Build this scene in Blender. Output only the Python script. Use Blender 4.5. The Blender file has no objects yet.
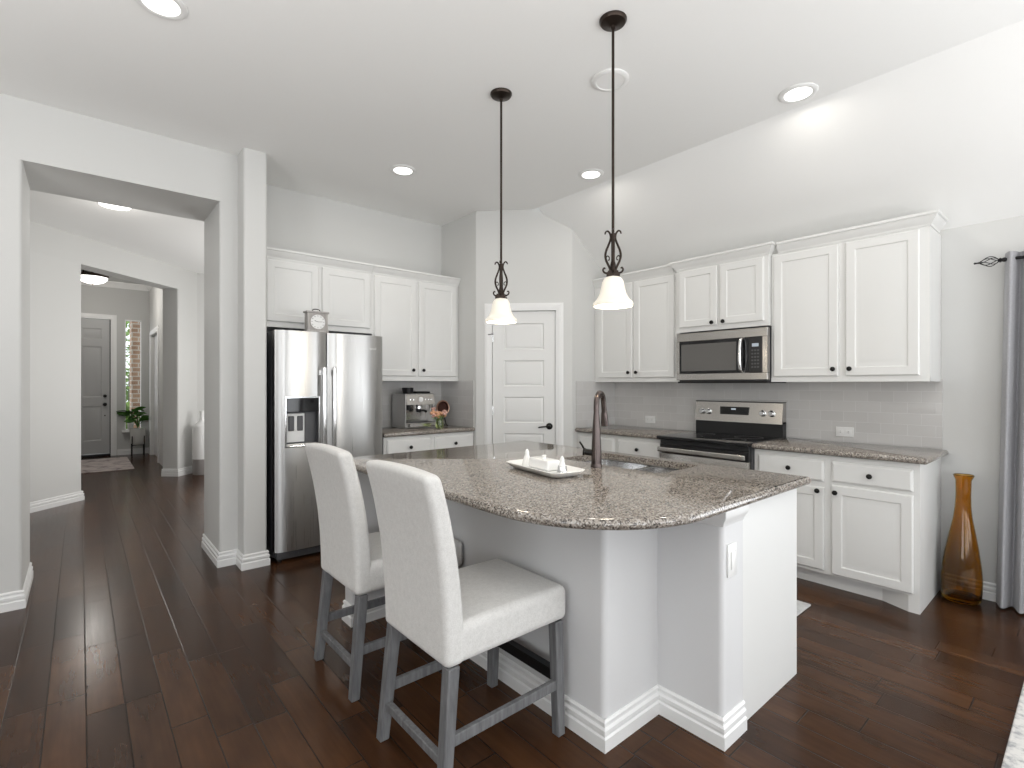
import bpy, bmesh, math, random
from math import pi, sin, cos, radians, sqrt
from mathutils import Vector, Matrix

random.seed(7)
SC = bpy.context.scene
COL = SC.collection

# ------------------------------------------------------------------ camera
cam_d = bpy.data.cameras.new('camera')
cam_d.sensor_width = 36.0
cam_d.lens = 504.7 / 1024 * 36.0
cam_d.shift_y = 0.5 / 1024
cam_d.clip_start = 0.02
cam = bpy.data.objects.new('camera', cam_d)
COL.objects.link(cam)
cam.location = (0, 0, 1.36)
cam.rotation_euler = (radians(90), 0, -radians(40.5227))
SC.camera = cam

# ------------------------------------------------------------------ world, light, exposure
W = bpy.data.worlds.new('sky')
SC.world = W
W.use_nodes = True
bg = W.node_tree.nodes['Background']
bg.inputs['Color'].default_value = (0.90, 0.95, 1.0, 1)
bg.inputs['Strength'].default_value = 2.0

def area(name, loc, rot, sx, sy, power, color=(1, 1, 1), spread=180):
    l = bpy.data.lights.new(name, 'AREA')
    l.shape = 'RECTANGLE'
    l.size, l.size_y, l.energy, l.color = sx, sy, power, color
    l.spread = radians(spread)
    o = bpy.data.objects.new(name, l)
    o.location, o.rotation_euler = loc, rot
    COL.objects.link(o)
    return o

DAY = (0.96, 0.98, 1.0)
# daylight through the patio door on the range wall and through the windows behind the camera
area('patio_daylight', (4.30, -1.35, 1.05), (0, radians(112), 0), 2.0, 2.6, 44, DAY)
for wx in (-2.6, 0.2, 3.0):
    area('window_daylight', (wx, -4.40, 1.55), (radians(118), 0, 0), 1.9, 2.0, 36, DAY)
area('side_daylight', (-3.90, -1.0, 1.5), (0, radians(-115), 0), 1.9, 2.2, 34, DAY)
area('hall_fill', (2.85, 6.9, 1.5), (0, radians(100), 0), 1.9, 2.4, 72, (1, .99, .97))  # added fill lamp brightening the hall, unseen, no window behind it
# added upward fill lamps, out of view, to brighten the white ceiling
area('ceiling_fill', (-1.5, 1.3, 1.0), (radians(180), 0, 0), 1.0, 1.0, 60, (1, .985, .96))
area('ceiling_fill', (-.1, -1.0, 1.0), (radians(180), 0, 0), 1.0, 1.0, 62, (1, .985, .96))
area('ceiling_fill', (2.2, -1.9, 1.0), (radians(180), 0, 0), 1.0, 1.0, 48, (1, .985, .96))

SC.view_settings.view_transform = 'Standard'
SC.view_settings.look = 'None'
SC.view_settings.gamma = 1.0
SC.view_settings.use_curve_mapping = False
SC.view_settings.exposure = -0.06
try:
    SC.cycles.use_denoising = True
    SC.cycles.max_bounces = 10
    SC.cycles.diffuse_bounces = 6
    SC.cycles.glossy_bounces = 5
    SC.cycles.transmission_bounces = 8
    SC.cycles.caustics_reflective = False
    SC.cycles.caustics_refractive = False
    SC.cycles.sample_clamp_indirect = 6.0
except Exception:
    pass

# ------------------------------------------------------------------ materials
def mat(name, color=(.8, .8, .8), rough=.5, metal=0.0, **kw):
    m = bpy.data.materials.new(name)
    m.use_nodes = True
    b = m.node_tree.nodes['Principled BSDF']
    b.inputs['Base Color'].default_value = (*color, 1)
    b.inputs['Roughness'].default_value = rough
    b.inputs['Metallic'].default_value = metal
    for k, v in kw.items():
        k = k.replace('_', ' ')
        if k in b.inputs:
            b.inputs[k].default_value = v
    return m

def nodes(m):
    nt = m.node_tree
    return nt, nt.nodes['Principled BSDF'], nt.nodes, nt.links

def add(nt, typ, **kw):
    n = nt.nodes.new(typ)
    for k, v in kw.items():
        setattr(n, k, v)
    return n

def math_n(nt, op, a, b=None, c=None):
    n = nt.nodes.new('ShaderNodeMath')
    n.operation = op
    for i, v in enumerate((a, b, c)):
        if v is None:
            continue
        if isinstance(v, (int, float)):
            n.inputs[i].default_value = v
        else:
            nt.links.new(v, n.inputs[i])
    return n.outputs[0]

def ramp(nt, fac, stops):
    n = nt.nodes.new('ShaderNodeValToRGB')
    e = n.color_ramp.elements
    while len(e) < len(stops):
        e.new(0.5)
    for i, (p, c) in enumerate(stops):
        e[i].position = p
        e[i].color = (*c, 1)
    nt.links.new(fac, n.inputs[0])
    return n.outputs[0]

def bump(nt, b, height, strength=.2, dist=.01):
    n = nt.nodes.new('ShaderNodeBump')
    n.inputs['Strength'].default_value = strength
    n.inputs['Distance'].default_value = dist
    nt.links.new(height, n.inputs['Height'])
    nt.links.new(n.outputs[0], b.inputs['Normal'])

def noise(nt, vec, scale, detail=3, rough=.5):
    n = nt.nodes.new('ShaderNodeTexNoise')
    n.inputs['Scale'].default_value = scale
    n.inputs['Detail'].default_value = detail
    n.inputs['Roughness'].default_value = rough
    if vec is not None:
        nt.links.new(vec, n.inputs['Vector'])
    return n.outputs['Fac']

def objvec(nt, scale=(1, 1, 1)):
    t = nt.nodes.new('ShaderNodeTexCoord')
    mp = nt.nodes.new('ShaderNodeMapping')
    mp.inputs['Scale'].default_value = scale
    nt.links.new(t.outputs['Object'], mp.inputs['Vector'])
    return mp.outputs[0]

def paint(name, color, rough=.55, tex=.06, scale=90):
    m = mat(name, color, rough)
    nt, b, N, L = nodes(m)
    bump(nt, b, noise(nt, objvec(nt), scale, 2), tex, .004)
    return m

M = {}
M['wall'] = paint('wall_paint', (.63, .63, .617), .6)
M['ceiling'] = paint('ceiling_paint', (.87, .87, .86), .7, .1, 60)
M['knee'] = paint('island_paint', (.66, .66, .665), .55)
M['trim'] = paint('trim_paint', (.80, .80, .795), .35, .01)
M['cab'] = paint('cabinet_paint', (.735, .735, .722), .32, .015)
M['door'] = paint('door_paint', (.74, .74, .73), .4, .01)
M['fdoor'] = paint('front_door_paint', (.42, .42, .42), .45, .01)
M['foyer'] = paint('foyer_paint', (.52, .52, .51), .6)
M['knob'] = mat('knob_bronze', (.012, .011, .010), .35, .6)
M['bronze'] = mat('oil_rubbed_bronze', (.042, .031, .025), .34, .85)
M['faucet'] = mat('faucet_bronze', (.105, .085, .08), .27, .95)
M['blackmetal'] = mat('black_metal', (.012, .012, .013), .4, .5)
M['black'] = mat('black_plastic', (.012, .012, .013), .35)
M['blackglass'] = mat('black_glass', (.006, .006, .007), .06)
M['darkgrey'] = mat('dark_grey_steel', (.09, .09, .095), .45, .3)
M['white'] = mat('white_plastic', (.80, .80, .79), .35)
M['ceramic'] = mat('white_ceramic', (.83, .83, .82), .12)
M['chrome'] = mat('chrome', (.75, .75, .75), .12, 1.0)
M['clockwood'] = None

def steel(name, c, rough, axis):
    m = mat(name, c, rough, 1.0)
    nt, b, N, L = nodes(m)
    s = [220, 220, 220]
    s[axis] = 2.5
    n = noise(nt, objvec(nt, s), 1.0, 2)
    r = math_n(nt, 'MULTIPLY_ADD', n, .14, rough - .07)
    L.new(r, b.inputs['Roughness'])
    if axis == 2:
        b.inputs['Anisotropic'].default_value = .8
        b.inputs['Anisotropic Rotation'].default_value = .25
        tg = add(nt, 'ShaderNodeTangent', direction_type='RADIAL', axis='Z')
        L.new(tg.outputs[0], b.inputs['Tangent'])
    return m
M['steel'] = steel('brushed_steel', (.50, .495, .485), .30, 2)
M['steel_h'] = steel('brushed_steel_horizontal', (.50, .48, .455), .22, 1)
M['sink'] = mat('sink_steel', (.72, .72, .72), .22, 1.0)

# dark hand-scraped plank floor
def floor_mat():
    m = mat('plank_floor', (.05, .03, .02), .28)
    nt, b, N, L = nodes(m)
    t = add(nt, 'ShaderNodeTexCoord')
    s = add(nt, 'ShaderNodeSeparateXYZ')
    L.new(t.outputs['Object'], s.inputs[0])
    rowf = math_n(nt, 'DIVIDE', math_n(nt, 'ADD', s.outputs['X'], 20.0325 + .095), .1275)
    row = math_n(nt, 'FLOOR', rowf)
    wn = add(nt, 'ShaderNodeTexWhiteNoise', noise_dimensions='1D')
    L.new(row, wn.inputs['W'])
    yy = math_n(nt, 'ADD', math_n(nt, 'DIVIDE', s.outputs['Y'], .70), math_n(nt, 'MULTIPLY', wn.outputs['Value'], 7.0))
    yy = math_n(nt, 'ADD', yy, 50)
    idx = math_n(nt, 'FLOOR', yy)
    cv = add(nt, 'ShaderNodeCombineXYZ')
    L.new(row, cv.inputs[0]); L.new(idx, cv.inputs[1])
    wn2 = add(nt, 'ShaderNodeTexWhiteNoise', noise_dimensions='2D')
    L.new(cv.outputs[0], wn2.inputs['Vector'])
    fx = math_n(nt, 'FRACT', rowf)
    fy = math_n(nt, 'FRACT', yy)
    ex = math_n(nt, 'MINIMUM', fx, math_n(nt, 'SUBTRACT', 1.0, fx))
    ey = math_n(nt, 'MINIMUM', fy, math_n(nt, 'SUBTRACT', 1.0, fy))
    gx = math_n(nt, 'MINIMUM', math_n(nt, 'DIVIDE', ex, .026), 1.0)
    gy = math_n(nt, 'MINIMUM', math_n(nt, 'DIVIDE', ey, .0050), 1.0)
    g = math_n(nt, 'MINIMUM', gx, gy)
    # grain, shifted per plank
    sh = add(nt, 'ShaderNodeVectorMath', operation='MULTIPLY_ADD')
    L.new(wn2.outputs['Color'], sh.inputs[0])
    sh.inputs[1].default_value = (9, 9, 9)
    mp = add(nt, 'ShaderNodeMapping')
    mp.inputs['Scale'].default_value = (55, 3.0, 1)
    L.new(t.outputs['Object'], mp.inputs[0])
    L.new(mp.outputs[0], sh.inputs[2])
    gr = noise(nt, sh.outputs[0], 1.0, 3, .5)
    mp2 = add(nt, 'ShaderNodeMapping')
    mp2.inputs['Scale'].default_value = (5, 1.8, 1)
    L.new(t.outputs['Object'], mp2.inputs[0])
    blot = noise(nt, mp2.outputs[0], 1.6, 3)
    v = math_n(nt, 'ADD', math_n(nt, 'MULTIPLY', wn2.outputs['Value'], .40), math_n(nt, 'MULTIPLY', gr, .34))
    v = math_n(nt, 'ADD', v, math_n(nt, 'MULTIPLY', math_n(nt, 'SUBTRACT', blot, .5), .7))
    c = ramp(nt, v, [(.05, (.022, .0092, .0040)), (.33, (.044, .0185, .0080)), (.55, (.066, .0285, .0122)), (.85, (.104, .047, .0205))])
    mx = add(nt, 'ShaderNodeMixRGB')
    mx.inputs[1].default_value = (.003, .002, .0015, 1)
    b.inputs['Specular IOR Level'].default_value = .22
    L.new(g, mx.inputs[0]); L.new(c, mx.inputs[2])
    L.new(mx.outputs[0], b.inputs['Base Color'])
    L.new(math_n(nt, 'MULTIPLY_ADD', gr, .10, .18), b.inputs['Roughness'])
    h = math_n(nt, 'ADD', math_n(nt, 'MULTIPLY', g, 1.0), math_n(nt, 'MULTIPLY', gr, .10))
    bump(nt, b, h, .30, .0025)
    return m
M['floor'] = floor_mat()

def granite():
    m = mat('granite', (.3, .25, .2), .07)
    nt, b, N, L = nodes(m)
    v = objvec(nt)
    vo = add(nt, 'ShaderNodeTexVoronoi')
    vo.inputs['Scale'].default_value = 190
    L.new(v, vo.inputs['Vector'])
    sep = add(nt, 'ShaderNodeSeparateColor')
    L.new(vo.outputs['Color'], sep.inputs[0])
    n1 = noise(nt, v, 60, 5, .65)
    f = math_n(nt, 'ADD', math_n(nt, 'MULTIPLY', sep.outputs[0], .62), math_n(nt, 'MULTIPLY', n1, .42))
    c = ramp(nt, f, [(.17, (.016, .015, .015)), (.30, (.100, .085, .073)), (.46, (.225, .194, .166)),
                     (.66, (.335, .296, .256)), (.84, (.42, .395, .365))])
    L.new(c, b.inputs['Base Color'])
    b.inputs['Specular IOR Level'].default_value = .85
    return m
M['granite'] = granite()

def tile():
    m = mat('subway_tile', (.5, .5, .5), .12)
    nt, b, N, L = nodes(m)
    t = add(nt, 'ShaderNodeTexCoord')
    s = add(nt, 'ShaderNodeSeparateXYZ')
    L.new(t.outputs['Object'], s.inputs[0])
    c = add(nt, 'ShaderNodeCombineXYZ')
    L.new(math_n(nt, 'ADD', s.outputs['X'], s.outputs['Y']), c.inputs[0])
    L.new(math_n(nt, 'ADD', s.outputs['Z'], -.93 + .0765 * 20), c.inputs[1])
    br = add(nt, 'ShaderNodeTexBrick')
    br.inputs['Scale'].default_value = 1.0
    br.inputs['Brick Width'].default_value = .154
    br.inputs['Row Height'].default_value = .0765
    br.inputs['Mortar Size'].default_value = .0018
    br.inputs['Mortar Smooth'].default_value = .3
    br.inputs['Color1'].default_value = (.56, .55, .54, 1)
    br.inputs['Color2'].default_value = (.60, .59, .58, 1)
    br.inputs['Mortar'].default_value = (.66, .655, .65, 1)
    L.new(c.outputs[0], br.inputs['Vector'])
    L.new(br.outputs['Color'], b.inputs['Base Color'])
    inv = math_n(nt, 'SUBTRACT', 1.0, br.outputs['Fac'])
    bump(nt, b, inv, .4, .002)
    return m
M['tile'] = tile()

def brick_wall():
    m = mat('porch_brick', (.3, .15, .1), .9)
    nt, b, N, L = nodes(m)
    t = add(nt, 'ShaderNodeTexCoord')
    s = add(nt, 'ShaderNodeSeparateXYZ')
    L.new(t.outputs['Object'], s.inputs[0])
    c = add(nt, 'ShaderNodeCombineXYZ')
    L.new(math_n(nt, 'ADD', s.outputs['X'], s.outputs['Y']), c.inputs[0])
    L.new(s.outputs['Z'], c.inputs[1])
    br = add(nt, 'ShaderNodeTexBrick')
    br.inputs['Scale'].default_value = 1.0
    br.inputs['Brick Width'].default_value = .21
    br.inputs['Row Height'].default_value = .09
    br.inputs['Mortar Size'].default_value = .012
    br.inputs['Color1'].default_value = (.42, .27, .17, 1)
    br.inputs['Color2'].default_value = (.30, .18, .11, 1)
    br.inputs['Mortar'].default_value = (.5, .45, .38, 1)
    L.new(c.outputs[0], br.inputs['Vector'])
    L.new(br.outputs['Color'], b.inputs['Base Color'])
    return m
M['brick'] = brick_wall()

def fabric(name, c1, c2, scale=260, rough=.9, strength=.35):
    m = mat(name, c1, rough)
    nt, b, N, L = nodes(m)
    v = objvec(nt)
    n = noise(nt, v, scale, 2)
    n2 = noise(nt, v, scale * .22, 3)
    f = math_n(nt, 'ADD', math_n(nt, 'MULTIPLY', n, .6), math_n(nt, 'MULTIPLY', n2, .4))
    L.new(ramp(nt, f, [(.35, c2), (.62, c1)]), b.inputs['Base Color'])
    bump(nt, b, n, strength, .002)
    if 'Sheen Weight' in b.inputs:
        b.inputs['Sheen Weight'].default_value = .2
    return m
M['linen'] = fabric('pale_linen', (.70, .69, .67), (.60, .59, .57))
M['curtain'] = fabric('grey_curtain_cloth', (.39, .39, .41), (.32, .32, .34), 400, .75, .1)

def wood_grey(name, c1, c2):
    m = mat(name, c1, .6)
    nt, b, N, L = nodes(m)
    n = noise(nt, objvec(nt, (60, 60, 6)), 1.0, 4, .6)
    L.new(ramp(nt, n, [(.35, c2), (.65, c1)]), b.inputs['Base Color'])
    bump(nt, b, n, .15, .002)
    return m
M['leg'] = wood_grey('grey_washed_wood', (.185, .187, .192), (.105, .106, .110))
M['clockwood'] = wood_grey('grey_painted_wood', (.47, .45, .43), (.34, .32, .305))

def rug_mat(name, c1, c2, c3, scale):
    m = mat(name, c1, .95)
    nt, b, N, L = nodes(m)
    v = objvec(nt)
    n = noise(nt, v, scale, 5, .65)
    L.new(ramp(nt, n, [(.38, c3), (.47, c2), (.56, c1)]), b.inputs['Base Color'])
    bump(nt, b, noise(nt, v, 300, 2), .5, .004)
    return m
M['rug'] = rug_mat('pale_rug', (.66, .645, .62), (.55, .54, .53), (.33, .33, .34), 22)
M['doormat'] = rug_mat('entry_rug', (.52, .46, .44), (.42, .37, .36), (.22, .18, .18), 5)
M['mat'] = rug_mat('kitchen_mat', (.56, .56, .55), (.50, .50, .50), (.42, .42, .43), 40)

def glass(name, color, rough=.03, ior=1.45):
    m = mat(name, color, rough)
    b = m.node_tree.nodes['Principled BSDF']
    b.inputs['Transmission Weight'].default_value = 1.0
    b.inputs['IOR'].default_value = ior
    return m
M['amber'] = glass('amber_glass', (.80, .47, .09))
M['greenglass'] = glass('green_glass', (.72, .80, .45))
M['clear'] = glass('clear_glass', (.95, .96, .95))

def pane():
    m = bpy.data.materials.new('window_pane')
    m.use_nodes = True
    nt = m.node_tree
    for n in list(nt.nodes):
        nt.nodes.remove(n)
    o = nt.nodes.new('ShaderNodeOutputMaterial')
    t = nt.nodes.new('ShaderNodeBsdfTransparent')
    g = nt.nodes.new('ShaderNodeBsdfGlossy')
    g.inputs['Roughness'].default_value = .02
    mx = nt.nodes.new('ShaderNodeMixShader')
    mx.inputs[0].default_value = .05
    nt.links.new(t.outputs[0], mx.inputs[1])
    nt.links.new(g.outputs[0], mx.inputs[2])
    nt.links.new(mx.outputs[0], o.inputs[0])
    return m
M['pane'] = pane()

def glow(name, color, strength, base=(.8, .8, .78)):
    m = mat(name, base, .3)
    b = m.node_tree.nodes['Principled BSDF']
    b.inputs['Emission Color'].default_value = (*color, 1)
    b.inputs['Emission Strength'].default_value = strength
    return m
M['lamp_glass'] = glow('lit_lamp_glass', (1.0, .90, .72), .42, (.62, .60, .55))
M['downlight'] = glow('lit_diffuser', (1.0, .98, .94), 3.0)
M['display'] = glow('display_glow', (.75, .85, .95), .5, (.05, .05, .05))
M['leaf'] = mat('leaf_green', (.075, .20, .035), .4)
M['leaf2'] = mat('shrub_green', (.26, .42, .10), .6)
M['petal'] = mat('petal_peach', (.62, .34, .20), .6)
M['petal2'] = mat('petal_pink', (.60, .36, .30), .6)
M['copperplate'] = mat('dark_copper', (.06, .022, .014), .25, .5)
M['rim'] = mat('pale_copper_rim', (.42, .26, .19), .3, .6)
M['concrete'] = paint('pale_concrete', (.55, .55, .53), .9, .2, 40)
M['greyceramic'] = paint('grey_glaze', (.30, .28, .27), .5, .05)
M['rawwood'] = wood_grey('pale_grey_wood', (.30, .265, .235), (.20, .17, .15))

# ------------------------------------------------------------------ mesh helpers
def finish(name, bm, m, parent=None, smooth=35, weld=True):
    if weld:
        bmesh.ops.remove_doubles(bm, verts=bm.verts, dist=1e-6)
    bmesh.ops.recalc_face_normals(bm, faces=bm.faces)
    me = bpy.data.meshes.new(name)
    bm.to_mesh(me)
    bm.free()
    if smooth:
        me.shade_smooth()
        me.set_sharp_from_angle(angle=radians(smooth))
    for mm in (m if isinstance(m, (list, tuple)) else [m]):
        me.materials.append(mm)
    o = bpy.data.objects.new(name, me)
    COL.objects.link(o)
    if parent is not None:
        o.parent = parent
    return o

def B():
    return bmesh.new()

def tag(o, label, cat, group=None, kind=None):
    o['label'] = label
    o['category'] = cat
    if group:
        o['group'] = group
    if kind:
        o['kind'] = kind
    return o

def thing(name, label, cat, loc=(0, 0, 0), rz=0, group=None):
    o = bpy.data.objects.new(name, None)
    o.empty_display_size = .1
    COL.objects.link(o)
    o.location = loc
    o.rotation_euler = (0, 0, rz)
    return tag(o, label, cat, group)

def struct(name, bm, m, parent=None, smooth=35):
    o = finish(name, bm, m, parent, smooth)
    if parent is None:
        o['kind'] = 'structure'
    return o

def box(bm, x0, x1, y0, y1, z0, z1, bev=0, seg=2):
    vs = [bm.verts.new((x, y, z)) for x in (x0, x1) for y in (y0, y1) for z in (z0, z1)]
    F = [(0, 1, 3, 2), (4, 6, 7, 5), (0, 4, 5, 1), (2, 3, 7, 6), (0, 2, 6, 4), (1, 5, 7, 3)]
    fs = [bm.faces.new([vs[i] for i in f]) for f in F]
    if bev:
        es = list({e for f in fs for e in f.edges})
        bmesh.ops.bevel(bm, geom=es, offset=bev, segments=seg, affect='EDGES', profile=.5)
    return bm

def rbox(bm, lo, hi, r, n=(1, 1, 1), fn=None):
    """rounded box with subdivided faces; fn deforms each point"""
    def samples(a, b, k):
        s = [0, .25, .55, .8, 1.0]
        left = [a + r * t for t in s]
        right = [b - r * t for t in reversed(s)]
        mid = [a + r + (b - a - 2 * r) * i / k for i in range(1, k)]
        return left + mid + right
    S = [samples(lo[i], hi[i], n[i]) for i in range(3)]
    def project(p):
        q = [min(max(p[i], lo[i] + r), hi[i] - r) for i in range(3)]
        d = Vector(p) - Vector(q)
        if d.length > 1e-9:
            d.normalize()
        v = Vector(q) + d * r
        return fn(v) if fn else v
    for ax in range(3):
        a, b_ = [i for i in range(3) if i != ax]
        for val in (lo[ax], hi[ax]):
            grid = []
            for u in S[a]:
                rowv = []
                for w in S[b_]:
                    p = [0, 0, 0]
                    p[ax], p[a], p[b_] = val, u, w
                    rowv.append(bm.verts.new(project(p)))
                grid.append(rowv)
            for i in range(len(grid) - 1):
                for j in range(len(grid[0]) - 1):
                    bm.faces.new((grid[i][j], grid[i + 1][j], grid[i + 1][j + 1], grid[i][j + 1]))
    bmesh.ops.remove_doubles(bm, verts=bm.verts, dist=1e-5)
    return bm

def prism(bm, poly, z0, z1):
    lo = [bm.verts.new((x, y, z0)) for x, y in poly]
    hi = [bm.verts.new((x, y, z1)) for x, y in poly]
    n = len(poly)
    bm.faces.new(list(reversed(lo)))
    bm.faces.new(hi)
    for i in range(n):
        bm.faces.new((lo[i], lo[(i + 1) % n], hi[(i + 1) % n], hi[i]))
    return bm

def fillet(poly, radii, seg=6):
    out = []
    n = len(poly)
    for i in range(n):
        p, r = Vector(poly[i]), radii[i] if isinstance(radii, (list, tuple)) else radii
        if r <= 0:
            out.append(tuple(p))
            continue
        a = (Vector(poly[i - 1]) - p).normalized()
        b = (Vector(poly[(i + 1) % n]) - p).normalized()
        ang = a.angle(b)
        t = r / math.tan(ang / 2)
        c = p + (a + b).normalized() * (r / sin(ang / 2))
        s, e = p + a * t - c, p + b * t - c
        a0 = math.atan2(s.y, s.x)
        da = math.atan2(e.y, e.x) - a0
        while da > pi: da -= 2 * pi
        while da < -pi: da += 2 * pi
        for k in range(seg + 1):
            th = a0 + da * k / seg
            out.append((c.x + r * cos(th), c.y + r * sin(th)))
    return out

def area2(poly):
    return sum(poly[i - 1][0] * poly[i][1] - poly[i][0] * poly[i - 1][1] for i in range(len(poly))) / 2

def inset(poly, d):
    """offset a closed polygon inward by d"""
    s = 1 if area2(poly) > 0 else -1
    n = len(poly)
    out = []
    for i in range(n):
        p0, p, p1 = Vector(poly[i - 1]), Vector(poly[i]), Vector(poly[(i + 1) % n])
        t0, t1 = (p - p0).normalized(), (p1 - p).normalized()
        n0, n1 = Vector((-t0.y, t0.x)) * s, Vector((-t1.y, t1.x)) * s
        k = (n0 + n1)
        k = k / max(1e-6, k.length)
        out.append(tuple(p + k * (d / max(.3, k.dot(n0)))))
    return out

def ring(bm, poly, z):
    return [bm.verts.new((x, y, z)) for x, y in poly]

def bridge(bm, a, b):
    n = len(a)
    for i in range(n):
        bm.faces.new((a[i], a[(i + 1) % n], b[(i + 1) % n], b[i]))

def slab(bm, outline, z0, z1, hole=None, r=None):
    """stone slab with a rounded edge, optionally with a cut-out"""
    t = (z1 - z0) / 2
    r = r or t * .95
    rings = []
    K = 6
    for k in range(K + 1):
        a = -pi / 2 + pi * k / K
        rings.append(ring(bm, inset(outline, r * (1 - cos(a))), (z0 + z1) / 2 + t * sin(a)))
    for a, b in zip(rings, rings[1:]):
        bridge(bm, a, b)
    if hole:
        h0, h1 = ring(bm, hole, z0), ring(bm, hole, z1)
        bridge(bm, h0, h1)
    for top, rg in ((1, rings[-1]), (0, rings[0])):
        if not hole:
            bm.faces.new(rg)
        else:
            hh = h1 if top else h0
            es = []
            for loop in (rg, hh):
                for i in range(len(loop)):
                    v0, v1 = loop[i], loop[(i + 1) % len(loop)]
                    e = bm.edges.get((v0, v1)) or bm.edges.new((v0, v1))
                    es.append(e)
            bmesh.ops.triangle_fill(bm, use_beauty=True, edges=es)
    return bm

def cyl(bm, p0, p1, r0, r1=None, seg=16, cap=True):
    r1 = r0 if r1 is None else r1
    p0, p1 = Vector(p0), Vector(p1)
    d = (p1 - p0).normalized()
    up = Vector((0, 0, 1)) if abs(d.z) < .95 else Vector((1, 0, 0))
    u = d.cross(up).normalized()
    v = d.cross(u)
    a = [bm.verts.new(p0 + (u * cos(2 * pi * i / seg) + v * sin(2 * pi * i / seg)) * r0) for i in range(seg)]
    b = [bm.verts.new(p1 + (u * cos(2 * pi * i / seg) + v * sin(2 * pi * i / seg)) * r1) for i in range(seg)]
    bridge(bm, a, b)
    if cap:
        bm.faces.new(a)
        bm.faces.new(b)
    return bm

def lathe(bm, prof, c=(0, 0, 0), seg=28, axis='z'):
    rings = []
    for r, z in prof:
        if r < 1e-5:
            rings.append([(0, 0, z)])
        else:
            rings.append([(r * cos(2 * pi * i / seg), r * sin(2 * pi * i / seg), z) for i in range(seg)])
    def tr(p):
        x, y, z = p
        if axis == '-y': x, y, z = x, -z, y
        elif axis == 'y': x, y, z = x, z, -y
        elif axis == '-x': x, y, z = -z, y, x
        return Vector((x, y, z)) + Vector(c)
    R = [[bm.verts.new(tr(p)) for p in rg] for rg in rings]
    for a, b in zip(R, R[1:]):
        if len(a) == 1 and len(b) == 1:
            continue
        if len(a) == 1:
            for i in range(seg): bm.faces.new((a[0], b[i], b[(i + 1) % seg]))
        elif len(b) == 1:
            for i in range(seg): bm.faces.new((a[i], a[(i + 1) % seg], b[0]))
        else:
            bridge(bm, a, b)
    return bm

def tube(bm, pts, r, seg=10, cap=True):
    pts = [Vector(p) for p in pts]
    n = len(pts)
    rr = r if isinstance(r, (list, tuple)) else [r] * n
    t0 = (pts[1] - pts[0]).normalized()
    up = Vector((0, 0, 1)) if abs(t0.z) < .9 else Vector((1, 0, 0))
    u = t0.cross(up).normalized()
    R = []
    for i in range(n):
        t = (pts[min(i + 1, n - 1)] - pts[max(i - 1, 0)]).normalized()
        u = (u - t * u.dot(t)).normalized()
        v = t.cross(u)
        R.append([bm.verts.new(pts[i] + (u * cos(2 * pi * k / seg) + v * sin(2 * pi * k / seg)) * rr[i]) for k in range(seg)])
    for a, b in zip(R, R[1:]):
        bridge(bm, a, b)
    if cap:
        bm.faces.new(R[0])
        bm.faces.new(R[-1])
    return bm

def spline(pts, k=6):
    """Catmull-Rom through the points"""
    P = [Vector(p) for p in pts]
    P = [P[0] * 2 - P[1]] + P + [P[-1] * 2 - P[-2]]
    out = []
    for i in range(1, len(P) - 2):
        for j in range(k):
            t = j / k
            a, b, c, d = P[i - 1], P[i], P[i + 1], P[i + 2]
            out.append(.5 * ((2 * b) + (c - a) * t + (2 * a - 5 * b + 4 * c - d) * t * t + (3 * b - a - 3 * c + d) * t ** 3))
    out.append(P[-2])
    return out

def sweep(bm, path, prof, z=0):
    """profile [(out, height)] swept along a 2D path with mitred corners; 'out' is to the right of the path"""
    P = [Vector(p) for p in path]
    n = len(P)
    cols = []
    for i in range(n):
        ns = []
        if i > 0:
            t = (P[i] - P[i - 1]).normalized(); ns.append(Vector((t.y, -t.x)))
        if i < n - 1:
            t = (P[i + 1] - P[i]).normalized(); ns.append(Vector((t.y, -t.x)))
        k = sum(ns, Vector((0, 0)))
        k = k / k.length
        m = k / max(.25, k.dot(ns[0]))
        cols.append([bm.verts.new((P[i].x + m.x * o, P[i].y + m.y * o, z + h)) for o, h in prof])
    for a, b in zip(cols, cols[1:]):
        for j in range(len(prof) - 1):
            bm.faces.new((a[j], a[j + 1], b[j + 1], b[j]))
        bm.faces.new((a[-1], a[0], b[0], b[-1]))
    bm.faces.new(cols[0])
    bm.faces.new(cols[-1])
    return bm

def panel(bm, x0, x1, z0, z1, loops, y=0, back=True):
    """nested rectangular loops [(inset, y offset)], front towards -y"""
    R = []
    for d, o in loops:
        R.append([bm.verts.new(p) for p in ((x0 + d, y + o, z0 + d), (x1 - d, y + o, z0 + d), (x1 - d, y + o, z1 - d), (x0 + d, y + o, z1 - d))])
    for a, b in zip(R, R[1:]):
        bridge(bm, a, b)
    if back:
        bm.faces.new(R[0])
    bm.faces.new(R[-1])
    return bm

def carve(o, bm):
    """subtract a shape from an object's mesh"""
    bmesh.ops.recalc_face_normals(bm, faces=bm.faces)
    me = bpy.data.meshes.new('tmp')
    bm.to_mesh(me); bm.free()
    c = bpy.data.objects.new('tmp', me)
    COL.objects.link(c)
    c.matrix_world = o.matrix_world.copy()
    if o.parent:
        c.parent = o.parent
    md = o.modifiers.new('cut', 'BOOLEAN')
    md.operation, md.object, md.solver = 'DIFFERENCE', c, 'EXACT'
    bpy.context.view_layer.update()
    dg = bpy.context.evaluated_depsgraph_get()
    nm = bpy.data.meshes.new_from_object(o.evaluated_get(dg))
    o.modifiers.clear()
    o.data = nm
    nm.shade_smooth()
    nm.set_sharp_from_angle(angle=radians(35))
    bpy.data.objects.remove(c)
    return o

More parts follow.
